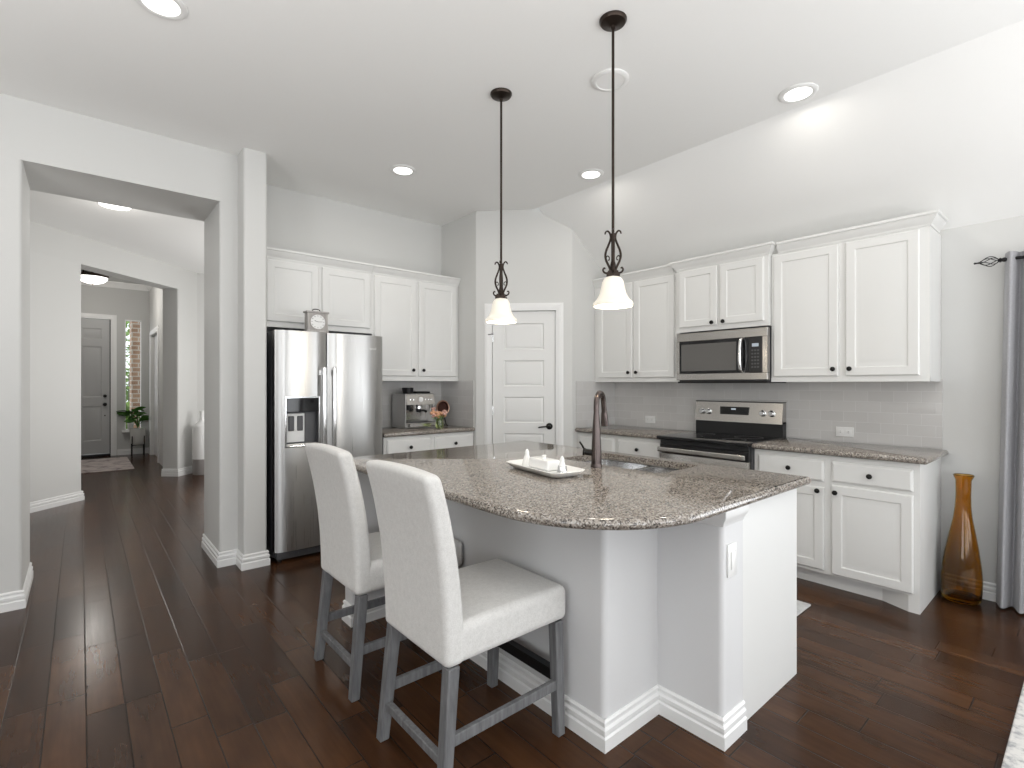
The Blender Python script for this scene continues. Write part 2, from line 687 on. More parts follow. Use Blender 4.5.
def clone(root):
    """copy a thing with its parts and sub-parts"""
    r = root.copy(); COL.objects.link(r)
    for ch in list(root.children):
        c = ch.copy(); COL.objects.link(c); c.parent = r
        c.matrix_parent_inverse = ch.matrix_parent_inverse.copy()
        for g in list(ch.children):
            d = g.copy(); COL.objects.link(d); d.parent = c
            d.matrix_parent_inverse = g.matrix_parent_inverse.copy()
    return r

# ------------------------------------------------------------------ the setting
CZ = 3.10
XR = 4.365           # range wall
YF = 4.72            # fridge wall
BASE = [(o_, h_ * .85) for o_, h_ in [(0, 0), (.017, 0), (.017, .056), (.011, .062), (.011, .068), (.015, .076), (.015, .092), (.007, .100), (.006, .108), (.010, .114), (.010, .122), (.004, .130), (0, .130)]]

struct('floor', box(B(), -4.3, 4.6, -4.8, 12.5, -.1, 0), M['floor'])

bm = B()
bm_c = box(bm, -4.3, 3.42, -4.8, 9.6, CZ, CZ + .1)
struct('ceiling', bm_c, M['ceiling'])
bm = B()
prism(bm, [(3.42, CZ), (4.60, CZ - .752 * 1.18), (4.60, CZ + .1), (3.42, CZ + .1)], -4.8, 3.6)
for v in bm.verts:
    v.co = (v.co.x, v.co.z, v.co.y)
struct('ceiling_slope', bm, M['ceiling'])

# wall with the wide opening to the hall
PY0, PY1, PXL, PXR, PH = 4.275, 4.90, -.270, .786, 2.728
bm = B()
prism(bm, fillet([(-4.2, PY0), (PXL, PY0), (PXL, PY1), (-4.2, PY1)], [0, .02, .02, 0]), -.02, PH)
prism(bm, fillet([(PXR, PY0), (.93, PY0), (.93, PY1), (PXR, PY1)], [.02, 0, 0, .02]), -.02, PH)
prism(bm, [(-4.2, PY0), (.93, PY0), (.93, PY1), (-4.2, PY1)], PH, CZ + .02)
struct('wall_left', bm, M['wall'])
bm = B()
prism(bm, fillet([(.908, 4.092), (1.070, 4.092), (1.070, PY1), (.908, PY1)], [.02, .02, 0, 0]), -.02, CZ + .02)
struct('wall_column', bm, M['wall'])
struct('wall_back', box(B(), 1.05, 3.10, YF, 4.90, -.02, CZ + .02), M['wall'])

# corner pantry: two short returns and a diagonal front with its door
PA, PBb = Vector((3.015, 4.085)), Vector((3.695, 3.405))
DU = (PBb - PA).normalized()
DL = (PBb - PA).length
DN = Vector((-DU.y, DU.x))            # into the pantry
J0, J1, JH = .163, .800, 2.095        # door opening along the diagonal
def dg(u, n=0):
    p = PA + DU * u + DN * n
    return (p.x, p.y)
bm = B()
prism(bm, fillet([(PA.x, 4.74), tuple(PA), dg(J0), dg(J0, .12), (PA.x + .12, 4.14), (PA.x + .12, 4.74)], [0, .02, 0, 0, 0, 0]), -.02, CZ + .02)
prism(bm, fillet([dg(J1), tuple(PBb), (4.45, 3.405), (4.45, 3.52), (3.77, 3.52), dg(J1, .12)], [0, .02, 0, 0, 0, 0]), -.02, CZ + .02)
prism(bm, [dg(J0), dg(J1), dg(J1, .12), dg(J0, .12)], JH, CZ + .02)
prism(bm, [dg(J0 - .02, .30), dg(J1 + .02, .30), dg(J1 + .02, .32), dg(J0 - .02, .32)], -.02, JH + .1)
struct('wall_pantry', bm, M['wall'])

# range wall with the patio door opening
WY0, WY1, WH = -2.70, .14, 2.05
bm = B()
box(bm, XR, 4.55, WY1, 3.60, -.02, CZ + .02)
box(bm, XR, 4.55, -4.8, WY0, -.02, CZ + .02)
box(bm, XR, 4.55, WY0, WY1, WH, CZ + .02)
struct('wall_right', bm, M['wall'])

# the rest of the room, behind the camera
bm = B()
xs = [-4.3, -3.6, -1.6, -.8, 1.2, 2.0, 4.0, 4.55]
for i in range(0, 7, 2):
    box(bm, xs[i], xs[i + 1], -4.7, -4.5, -.02, CZ + .02)
for i in (1, 3, 5):
    box(bm, xs[i], xs[i + 1], -4.7, -4.5, -.02, .5)
    box(bm, xs[i], xs[i + 1], -4.7, -4.5, 2.6, CZ + .02)
struct('wall_rear', bm, M['wall'])
bm = B()
box(bm, -4.2, -4.0, -4.5, -2.2, -.02, CZ + .02)
box(bm, -4.2, -4.0, .2, 4.275, -.02, CZ + .02)
box(bm, -4.2, -4.0, -2.2, .2, -.02, .5)
box(bm, -4.2, -4.0, -2.2, .2, 2.5, CZ + .02)
struct('wall_side', bm, M['wall'])

# hall behind the opening: a 45-degree wall with an opening to the foyer
HA = Vector((.012, 7.802)); HU = Vector((1, 1)).normalized(); HN = Vector((-1, 1)).normalized()
def hd(u, n=0):
    p = HA + HU * u + HN * n
    return (p.x, p.y)
HO = 1.532            # opening width
HE = 1.94             # end of the wall
HT = .25
bm = B()
prism(bm, fillet([hd(-4.1), hd(0), hd(0, HT), hd(-4.1, HT)], [0, .02, .02, 0]), -.02, 2.775)
prism(bm, fillet([hd(HO), hd(HE), hd(HE, HT), hd(HO, HT)], [.02, 0, 0, .02]), -.02, 2.775)
prism(bm, [hd(-4.1), hd(HE), hd(HE, HT), hd(-4.1, HT)], 2.775, CZ + .02)
struct('wall_hall', bm, M['wall'])
HX = HA.x + HE * HU.x
HY = HA.y + HE * HU.y
bm = box(B(), HX, 3.2, HY, HY + .15, -.02, CZ + .02)
box(bm, 3.0, 3.2, PY1, HY, -.02, CZ + .02)
struct('wall_hall_right', bm, M['wall'])

# foyer
FY = 12.3
bm = B()
WX0, WX1, WZ0, WZ1 = .652, .912, .47, 2.62     # sidelight
DX0, DX1, DZ = -.50, .437, 2.60                # front door opening
FZ = 3.46
box(bm, -1.6, DX0, FY, FY + .15, -.02, FZ)
box(bm, DX0, DX1, FY, FY + .15, DZ, FZ)
box(bm, DX1, WX0, FY, FY + .15, -.02, FZ)
box(bm, WX0, WX1, FY, FY + .15, -.02, WZ0)
box(bm, WX0, WX1, FY, FY + .15, WZ1, FZ)
box(bm, WX1, 1.2, FY, FY + .15, -.02, FZ)
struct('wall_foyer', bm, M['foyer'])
bm = B()
box(bm, 1.035, 1.18, 11.95, FY, -.02, FZ)
box(bm, 1.035, 1.18, 10.75, 11.95, 2.30, FZ)
box(bm, 1.035, 1.18, 9.3, 10.75, -.02, FZ)
struct('wall_foyer_right', bm, M['wall'])
struct('wall_foyer_left', box(B(), -1.6, -1.45, 6.6, FY, -.02, FZ), M['wall'])
bm = B()
box(bm, -1.6, 1.2, 8.0, FY + .15, FZ, FZ + .1)                       # raised middle
box(bm, -1.6, 1.2, 11.75, FY, 3.32, FZ)                              # dropped border
box(bm, .45, 1.2, 9.1, 11.75, 3.32, FZ)
box(bm, -1.6, .45, 8.0, 9.3, 3.32, FZ)
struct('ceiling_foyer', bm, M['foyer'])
CROWN = [(0, 0), (.012, 0), (.02, .02), (.055, .06), (.07, .085), (.085, .09), (.085, .11), (0, .11)]
bm = sweep(B(), [(-1.45, FY), (1.035, FY), (1.035, 9.3)], CROWN, 3.21)
sweep(bm, [(-1.45, 11.75), (.45, 11.75), (.45, 9.3)][::-1], CROWN, 3.35)
struct('trim_foyer', bm, M['trim'])

# baseboards
def bb(name, path):
    struct(name, sweep(B(), path, BASE, 0), M['trim'], smooth=15)
bb('baseboard_left', [(-4.0, PY0), (PXL, PY0), (PXL, PY1)])
bb('baseboard_column', [(PXR, PY1), (PXR, PY0), (.908, PY0), (.908, 4.092), (1.070, 4.092), (1.070, 4.13)])
bb('baseboard_hall', [hd(-3.6), hd(0), hd(0, HT)])
bb('baseboard_hall_right', [hd(HO, HT), hd(HO), hd(HE), (3.0, HY)])
bb('baseboard_foyer', [(.535, FY), (1.035, FY), (1.035, 12.08)])
bb('baseboard_right', [(XR, .69), (XR, .2)])
bb('baseboard_pantry', [dg(0), dg(J0 - .085)])
bb('baseboard_pantry_right', [dg(J1 + .085), dg(DL), (3.74, 3.405)])

# pantry door casing and door
CAS = [(0, 0), (.014, 0), (.014, .02), (.018, .03), (.018, .055), (.012, .066), (.012, .072), (0, .078)]
def casing(bm, w, h, cw=.075, t=.018):
    """mitred casing around an opening 0..w, 0..h in local x,z, front towards -y"""
    loops = [(0, 0), (0, -t * .7), (cw * .28, -t * .75), (cw * .4, -t), (cw * .75, -t), (cw * .88, -t * .6), (cw, -t * .55), (cw, 0)]
    cols = []
    for d, o in loops:
        e = d
        cols.append([bm.verts.new(p) for p in ((-e, o, 0), (-e, o, h + e), (w + e, o, h + e), (w + e, o, 0))])
    for a, b in zip(cols, cols[1:]):
        for i in range(3):
            bm.faces.new((a[i], a[i + 1], b[i + 1], b[i]))
    for k in (0, 3):
        bm.faces.new([c[k] for c in cols])
    return bm

def place(o, loc, rz):
    o.location = loc
    o.rotation_euler = (0, 0, rz)
    return o

dw = J1 - J0
o = struct('trim_1', casing(B(), dw, JH), M['trim'])
p = dg(J0); place(o, (p[0], p[1], 0), radians(-45))
# jamb lining belongs to the trim
door = bpy.data.objects.new('door_1', None)
COL.objects.link(door)
door['kind'] = 'structure'
p = dg(J0, .012); place(door, (p[0], p[1], 0), radians(-45))
bm = B()
x0, x1 = .004, dw - .004
box(bm, x0, x1, .012, .04, .012, JH - .004)
zs = [.012, .16, .47, .52, .835, .885, 1.23, 1.28, 1.60, 1.655, 1.965, JH - .004]
# stiles and rails, raised a little over sunken panels
sx0, sx1 = .118, dw - .118
edges = [.16]
box(bm, x0, sx0, 0, .02, .012, JH - .004)
box(bm, sx1, x1, 0, .02, .012, JH - .004)
PZ = [(.145, .505), (.612, .872), (.977, 1.237), (1.342, 1.602), (1.708, 1.972)]
prev = .012
for a, b in PZ + [(JH - .004, JH)]:
    box(bm, sx0, sx1, 0, .02, prev, a)
    prev = b
for a, b in PZ:
    panel(bm, sx0, sx1, a, b, [(0, .0), (.010, .011), (.014, .011), (.030, .004), (.034, .0035)], 0, False)
dl = struct('door_leaf', bm, M['door'], door, smooth=20)
bm = B()
lathe(bm, [(0, 0), (.033, 0), (.033, .006), (.026, .012), (.014, .014), (.012, .045), (0, .047)], (dw - .065, 0, .945), axis='-y')
tube(bm, spline([(dw - .065, -.042, .945), (dw - .10, -.046, .944), (dw - .14, -.046, .940), (dw - .175, -.042, .934)]), [.0075] * 15 + [.007, .007, .006, .005], 10)
finish('lever_handle', bm, M['knob'], dl)
for hz in (1.83, 1.10, .25):
    bm = B()
    cyl(bm, (-.002, -.006, hz - .045), (-.002, -.006, hz + .045), .006, seg=10)
    box(bm, -.002, .014, -.002, .004, hz - .04, hz + .04)
    finish('hinge', bm, M['chrome'], dl)
bm = B()
tube(bm, [(-.05, -.022, 1.862), (-.02, -.034, 1.858), (.01, -.03, 1.866)], .004, 8)
cyl(bm, (-.03, -.006, 1.858), (-.03, -.034, 1.858), .005, seg=8)
finish('door_stop', bm, M['knob'], dl)

# front door, its casing and the sidelight
o = struct('trim_2', casing(B(), DX1 - DX0, DZ, .09, .02), M['trim'])
place(o, (DX0, FY, 0), 0)
door = bpy.data.objects.new('door_2', None)
COL.objects.link(door); door['kind'] = 'structure'
place(door, (DX0, FY + .03, 0), 0)
dw2 = DX1 - DX0
bm = B()
box(bm, .015, dw2 - .015, .01, .05, .05, DZ - .01)
cols2 = [(.11, .40), (dw2 - .40, dw2 - .11)]
cols2 = [(.13, .42), (dw2 - .42, dw2 - .13)]
rows2 = [(.30, .95), (1.12, 2.08), (2.22, 2.42)]
for cx0, cx1 in [(.015, .13), (.42, dw2 - .42), (dw2 - .13, dw2 - .015)]:
    box(bm, cx0, cx1, 0, .012, .05, DZ - .01)
for cx0, cx1 in cols2:
    prev = .05
    for a, b in rows2 + [(DZ - .01, 0)]:
        box(bm, cx0, cx1, 0, .012, prev, a)
        prev = b
    for a, b in rows2:
        panel(bm, cx0, cx1, a, b, [(0, 0), (.018, .009), (.03, .009), (.06, .001), (.066, 0)], 0, False)
dl = struct('door_leaf', bm, M['fdoor'], door, smooth=20)
for hz, rr in ((1.142, .030), (.982, .034)):
    bm = lathe(B(), [(0, 0), (rr, 0), (rr, .01), (rr * .5, .015), (rr * .5, .03), (rr * .9, .04), (rr * .8, .06), (0, .065)], (dw2 - .085, 0, hz), axis='-y')
    finish('door_knob' if rr > .03 else 'deadbolt', bm, M['knob'], dl)
finish('peep_plate', lathe(B(), [(0, 0), (.012, 0), (.01, .008), (0, .009)], (dw2 - .085, 0, .77), axis='-y'), M['knob'], dl)
finish('threshold', box(B(), .0, dw2, -.03, .04, .0, .045, .006), M['black'], door)
finish('weather_strip', box(B(), dw2 - .015, dw2, .0, .04, .045, DZ), M['black'], door)

win = bpy.data.objects.new('window_1', None)
COL.objects.link(win); win['kind'] = 'structure'
win.location = (0, FY, 0)
bm = B()
for a in ((WX0 - .0, WX0 + .014, WZ0, WZ1), (WX1 - .014, WX1, WZ0, WZ1), (WX0, WX1, WZ0, WZ0 + .02), (WX0, WX1, WZ1 - .02, WZ1)):
    box(bm, a[0], a[1], .0, .10, a[2], a[3])
finish('window_frame', bm, M['trim'], win)
finish('window_sill', box(B(), WX0 - .05, WX1 + .05, -.10, .02, WZ0 - .035, WZ0, .006), M['trim'], win)
finish('window_glass', box(B(), WX0 + .014, WX1 - .014, .05, .056, WZ0 + .02, WZ1 - .02), M['pane'], win)

# doorway casing on the right wall of the foyer
door = bpy.data.objects.new('door_3', None)
COL.objects.link(door); door['kind'] = 'structure'
place(door, (1.035, 11.95, 0), radians(-90))
bm = B(); casing(bm, 1.2, 2.30, .09, .02)
finish('door_casing', bm, M['trim'], door)
bm = B(); box(bm, .01, 1.19, .05, .09, .01, 2.29)
finish('door_leaf', bm, M['door'], door)

# tiled backsplash
bm = B()
box(bm, XR - .008, XR, .69, 3.405, .93, 1.395)
box(bm, 3.745, XR - .008, 3.397, 3.405, .93, 1.395)
struct('trim_3', bm, M['tile'])
bm = B()
box(bm, 1.98, 3.015, YF - .008, YF, .93, 1.40)
box(bm, 3.007, 3.015, 4.115, YF - .008, .93, 1.40)
struct('trim_4', bm, M['tile'])

# ------------------------------------------------------------------ cabinets
DOORL = lambda t=.02: [(0, 0), (0, -t + .006), (.006, -t), (.056, -t), (.062, -t + .006), (.068, -t + .0065), (.098, -t + .002), (.103, -t + .0015)]
DRAWL = lambda t=.02: [(0, 0), (0, -t + .009), (.006, -t + .004), (.014, -t)]
KNOB = [(0, -.001), (.0075, 0), (.006, .008), (.006, .013), (.014, .017), (.0165, .022), (.0145, .028), (.008, .031), (0, .032)]

def add_knob(parent, x, z, y=-.02):
    finish('knob', lathe(B(), KNOB, (x, y, z), 16, '-y'), M['knob'], parent)

def cabinet(name, label, loc, rz, w, d, z0, z1, doors=(), drawers=(), crown=None, toe=False, group=None, foot=None, rail=True):
    t = thing(name, label, 'cabinet', loc, rz, group)
    bm = B()
    if toe:
        box(bm, 0, w, 0, d, .10, z1)
        if foot == 'right':
            prism(bm, [(0, .07), (w - .20, .07), (w - .055, 0), (w, 0), (w, d), (0, d)], 0, .10)
        else:
            box(bm, 0, w, .07, d, 0, .10)
    else:
        box(bm, 0, w, 0, d, z0, z1)
        if rail:
            box(bm, 0, w, -.006, .012, z0 - .0, z0 + .03)
    finish('body', bm, M['cab'], t, smooth=20)
    for x0, x1, a, b, k in doors:
        dd = finish('door', panel(B(), x0, x1, a, b, DOORL(), -.0005), M['cab'], t, smooth=20)
        if k:
            add_knob(dd, *k)
    for x0, x1, a, b in drawers:
        dd = finish('drawer', panel(B(), x0, x1, a, b, DRAWL(), -.0005), M['cab'], t, smooth=20)
        add_knob(dd, (x0 + x1) / 2, (a + b) / 2)
    if crown:
        path, z = crown
        finish('crown_molding', sweep(B(), path, [(0, 0), (.006, 0), (.010, .012), (.018, .022), (.036, .046), (.040, .058), (.050, .062), (.050, .078), (0, .078)], z), M['cab'], t, smooth=20)
    return t

RZ = radians(-90)
# upper cabinets on the range wall
XU = 4.035
UT = 2.356
gU = 'white upper cabinets on the range wall'
L_ = 3.403 - 2.434
cabinet('upper_cabinet', 'white two-door upper cabinet in the corner between pantry wall and microwave', (XU, 3.403, 0), RZ, L_, XR - XU - .002, 1.385, UT,
        [(.05, L_ / 2 - .012, 1.425, 2.34, (L_ / 2 - .045, 1.475)), (L_ / 2 + .012, L_ - .045, 1.425, 2.34, (L_ / 2 + .045, 1.475))],
        crown=([(0, 0), (L_ - .052, 0)], UT - .002), group=gU)
Wm = 2.431 - 1.655
cabinet('upper_cabinet', 'short white two-door upper cabinet directly above the microwave', (3.985, 2.431, 0), RZ, Wm, XR - 3.985 - .002, 1.812, UT,
        [(.03, Wm / 2 - .012, 1.85, 2.34, (Wm / 2 - .048, 1.872)), (Wm / 2 + .012, Wm - .03, 1.85, 2.34, (Wm / 2 + .048, 1.872))],
        crown=([(0, .047), (0, 0), (Wm, 0), (Wm, .047)], UT - .002), group=gU, rail=False)
R_ = 1.652 - .700
cabinet('upper_cabinet', 'wide white two-door upper cabinet at the right end, above the outlet', (XU, 1.652, 0), RZ, R_, XR - XU - .002, 1.38, UT,
        [(.022, R_ / 2 - .022, 1.42, 2.34, (R_ / 2 - .050, 1.468)), (R_ / 2 + .022, R_ - .05, 1.42, 2.34, (R_ / 2 + .050, 1.468))],
        crown=([(.052, 0), (R_, 0), (R_, XR - XU - .085)], UT - .002), group=gU)

# upper cabinets on the fridge wall
YU = 4.395
cabinet('upper_cabinet', 'white two-door cabinet above the steel refrigerator', (1.095, YU, 0), 0, .953, YF - YU - .002, 1.83, 2.389,
        [(.045, .462, 1.875, 2.375, None), (.492, .930, 1.875, 2.375, None)],
        crown=([(0, 0), (.953, 0)], 2.387), group='white upper cabinets on the fridge wall')
cabinet('upper_cabinet', 'tall white two-door upper cabinet above the coffee machine', (2.050, YU, 0), 0, .962, YF - YU - .002, 1.395, 2.389,
        [(.018, .458, 1.44, 2.375, (.415, 1.50)), (.485, .930, 1.44, 2.375, (.528, 1.50))],
        crown=([(0, 0), (.962, 0)], 2.387), group='white upper cabinets on the fridge wall')

# base cabinets
XB = 3.768
CT = .892
bw = 1.662 - .700
cabinet('base_cabinet', 'white base cabinet with two drawers and two doors beside the amber vase', (XB, 1.662, 0), RZ, bw, XR - XB - .002, 0, CT,
        [(.030, .460, .125, .675, (.426, .652)), (.505, .932, .115, .700, (.530, .655))],
        [(.030, .460, .713, .855), (.505, .932, .720, .853)], toe=True, foot='right')
bw = 3.403 - 2.424
cabinet('base_cabinet', 'white base cabinet between the range and the pantry corner', (XB, 3.403, 0), RZ, bw, XR - XB - .002, 0, CT,
        [(.04, .462, .125, .675, (.43, .65)), (.508, .955, .125, .675, (.54, .65))],
        [(.04, .462, .713, .855), (.508, .955, .713, .855)], toe=True)
bw = 3.012 - 2.032
YB = 4.125
cabinet('base_cabinet', 'white base cabinet with two drawers under the coffee machine', (2.032, YB, 0), 0, bw, YF - YB - .002, 0, CT,
        [(.03, .478, .125, .675, (.44, .65)), (.522, .965, .125, .675, (.56, .65))],
        [(.03, .478, .713, .865), (.522, .965, .713, .865)], toe=True)

# granite worktops
o = finish('granite_countertop', slab(B(), fillet([(3.722, .655), (XR - .009, .655), (XR - .009, 1.665), (3.722, 1.665)], [.012, .03, .004, .004], 3), CT + .001, .93), M['granite'])
tag(o, 'speckled granite countertop right of the range', 'countertop')
o = finish('granite_countertop', slab(B(), fillet([(3.722, 2.4225), (XR - .009, 2.4225), (XR - .009, 3.396), (3.722, 3.396)], .004, 3), CT + .001, .93), M['granite'])
tag(o, 'speckled granite countertop between the range and the pantry corner', 'countertop')
o = finish('granite_countertop', slab(B(), fillet([(2.020, 4.085), (3.006, 4.085), (3.006, YF - .009), (2.020, YF - .009)], .004, 3), CT + .001, .93), M['granite'])
tag(o, 'speckled granite countertop under the coffee machine', 'countertop')

# ------------------------------------------------------------------ island
isl = thing('kitchen_island', 'kitchen island base with grey painted half wall and white end panel', 'kitchen island', (0, 0, 0))
KP = [(1.166, 2.862), (1.166, 2.746), (1.484, 2.746), (1.484, 1.206), (1.830, 1.206), (1.830, .926), (1.995, .926), (1.995, 1.325), (1.610, 1.325), (1.610, 2.862)]
finish('half_wall', prism(B(), fillet(KP, [.012, .02, 0, .024, 0, .02, 0, 0, 0, 0]), 0, CT), M['knee'], isl)
finish('baseboard', sweep(B(), [(1.166, 2.862), (1.166, 2.746), (1.484, 2.746), (1.484, 1.206), (1.830, 1.206), (1.830, .926), (1.995, .926)], BASE, 0), M['trim'], isl, 15)
finish('crown_trim', sweep(B(), [(1.830, 1.206), (1.830, .926), (1.990, .926)], [(0, 0), (.006, .004), (.010, .018), (.022, .034), (.026, .046), (.026, .066), (0, .066)], CT - .068), M['trim'], isl)
finish('end_panel', box(B(), 1.996, 2.560, .934, .956, 0, CT, .001, 1), M['cab'], isl)
bm = B()
box(bm, 2.538, 2.558, .956, 2.84, .10, CT)
box(bm, 2.47, 2.49, .956, 2.84, 0, .10)
box(bm, 1.611, 2.558, 2.842, 2.862, 0, CT)
box(bm, 1.84, 2.53, 1.33, 2.84, .10, .12)
finish('cabinet_body', bm, M['cab'], isl)
for i, (a, b) in enumerate(((.97, 1.40), (1.41, 2.10), (2.11, 2.83))):
    bm = panel(B(), 0, b - a, .125, .86, DOORL())
    for v in bm.verts:
        v.co = (2.5585 - v.co.y, a + v.co.x, v.co.z)
    finish('door', bm, M['cab'], isl, smooth=20)
bm = B()
box(bm, 1.862, 1.934, .919, .926, .625, .752, .004)
box(bm, 1.881, 1.915, .914, .920, .655, .722, .002)
ol = finish('outlet_cover', bm, M['white'], isl)

TO = fillet([(1.115, 2.893), (1.115, .880), (2.595, .880), (2.595, 2.893)], [.05, .50, .012, .012], 14)
TH = fillet([(2.125, 1.385), (2.505, 1.385), (2.505, 2.055), (2.125, 2.055)], .05, 6)
o = finish('granite_countertop', slab(B(), TO, CT + .001, .93, TH), M['granite'])
tag(o, 'large granite island top with rounded front corner and sink cut-out', 'countertop')

# undermount sink: two bowls
sk = thing('kitchen_sink', 'double-bowl stainless sink set into the granite island', 'sink', (2.315, 1.72, .69))
def bowl(y0, y1):
    bm = B()
    O = (2.315, 1.72, .69)
    def lp(d, z):
        return ring(bm, [(x - O[0], y - O[1]) for x, y in fillet([(2.118 + d, y0 + d), (2.512 - d, y0 + d), (2.512 - d, y1 - d), (2.118 + d, y1 - d)], .055, 6)], z - O[2])
    R = [lp(-.004, .72), lp(-.004, .889), lp(.002, .8905), lp(.004, .889), lp(.010, .74), lp(.02, .71), lp(.045, .70)]
    for a, b in zip(R, R[1:]):
        bridge(bm, a, b)
    bm.faces.new(R[-1])
    bb_ = lp(.02, .694)
    bridge(bm, bb_, R[0])
    bm.faces.new(bb_)
    return finish('bowl', bm, M['sink'], sk)
for y0, y1 in ((1.378, 1.662), (1.690, 2.062)):
    bo = bowl(y0, y1)
    finish('drain', lathe(B(), [(0, .012), (.03, .012), (.042, .014), (.044, .0105)], (0, (y0 + y1) / 2 - 1.72, 0), 20), M['darkgrey'], bo)

# faucet
fx, fy = 2.045, 1.715
fa = thing('kitchen_faucet', 'tall bronze pull-down faucet on the island beside the sink', 'faucet', (fx, fy, .9305), radians(20))
finish('base', lathe(B(), [(0, 0), (.030, 0), (.030, .006), (.0275, .012), (.0275, .02), (.026, .06), (.021, .20), (.0165, .26), (.0145, .285)], seg=24), M['faucet'], fa)
sp = spline([(0, 0, .28), (0, 0, .325), (.012, 0, .362), (.045, 0, .384), (.085, 0, .375), (.108, 0, .345), (.118, 0, .30), (.122, 0, .275)], 6)
finish('spout', tube(B(), sp, .0145, 14), M['faucet'], fa)
bm = B()
tube(bm, [(.121, 0, .278), (.124, 0, .262), (.129, 0, .22), (.131, 0, .205)], [.0165, .0185, .021, .020], 16)
finish('spray_head', bm, M['faucet'], fa)
bm = B()
cyl(bm, (0, .018, .072), (-.010, .060, .076), .0165, seg=14)
cyl(bm, (-.010, .058, .076), (-.012, .068, .077), .021, seg=14)
finish('side_valve', bm, M['knob'], fa)
bm = B()
tube(bm, [(-.011, .06, .085), (-.013, .075, .11), (-.014, .088, .128)], [.006, .005, .0045], 8)
finish('lever', bm, M['knob'], fa)

# serving tray with butter dish and shakers
ty = radians(81.0)
TX, TY = 1.735, 1.790
def tray_at(u, v):
    return (TX + u * cos(ty) - v * sin(ty), TY + u * sin(ty) + v * cos(ty))
tr = None
bm = B()
secs = [(.20, .062, 0), (.215, .075, .004), (.250, .098, .022), (.258, .105, .030), (.256, .103, .0315), (.245, .094, .025), (.212, .070, .008), (.15, .04, .006)]
R = []
for a, b, z in secs:
    R.append(ring(bm, fillet([(-a, -b * .62), (-a * .86, -b), (a * .86, -b), (a, -b * .62), (a, b * .62), (a * .86, b), (-a * .86, b), (-a, b * .62)], .012, 3), z))
for a, b in zip(R, R[1:]):
    bridge(bm, a, b)
bm.faces.new(R[0]); bm.faces.new(R[-1])
o = finish('serving_tray', bm, M['ceramic'])
place(o, (TX, TY, .9305), ty)
o.scale = (.88, .97, 1)
tag(o, 'long white ceramic serving tray on the granite island', 'tray')
bu = tray_at(-.005, .0)
bt = thing('butter_dish', 'white covered butter dish in the middle of the tray', 'butter dish', (bu[0], bu[1], .9365), ty)
finish('dish', rbox(B(), (-.095, -.05, .001), (.095, .05, .010), .004), M['ceramic'], bt)
finish('lid', rbox(B(), (-.085, -.040, .0105), (.085, .040, .060), .009, (2, 2, 2), lambda v: Vector((v.x * (1 - .6 * max(0, v.z - .01)), v.y * (1 - 1.4 * max(0, v.z - .01)), v.z))), M['ceramic'], bt)
finish('lid_knob', lathe(B(), [(0, .058), (.010, .060), (.008, .066), (.012, .073), (.008, .078), (0, .079)], seg=16), M['ceramic'], bt)
SHK = [(0, 0), (.024, .0), (.025, .006), (.021, .030), (.014, .052), (.011, .062), (.012, .068), (.009, .078), (.004, .086), (0, .088)]
for u, lab, m_ in ((.150, 'white salt shaker at the far end of the white tray', M['ceramic']), (-.150, 'shaker with a grey middle at the near end of the white tray', M['ceramic'])):
    q = tray_at(u, 0)
    s = thing('salt_shaker' if u > 0 else 'pepper_shaker', lab, 'shaker', (q[0], q[1], .9385), ty, 'shakers on the serving tray')
    finish('body', lathe(B(), SHK, seg=18), m_, s)
    if u < 0:
        finish('grip_band', lathe(B(), [(.0245, .010), (.0255, .012), (.0205, .040), (.0195, .041)], seg=18), M['chrome'], s)

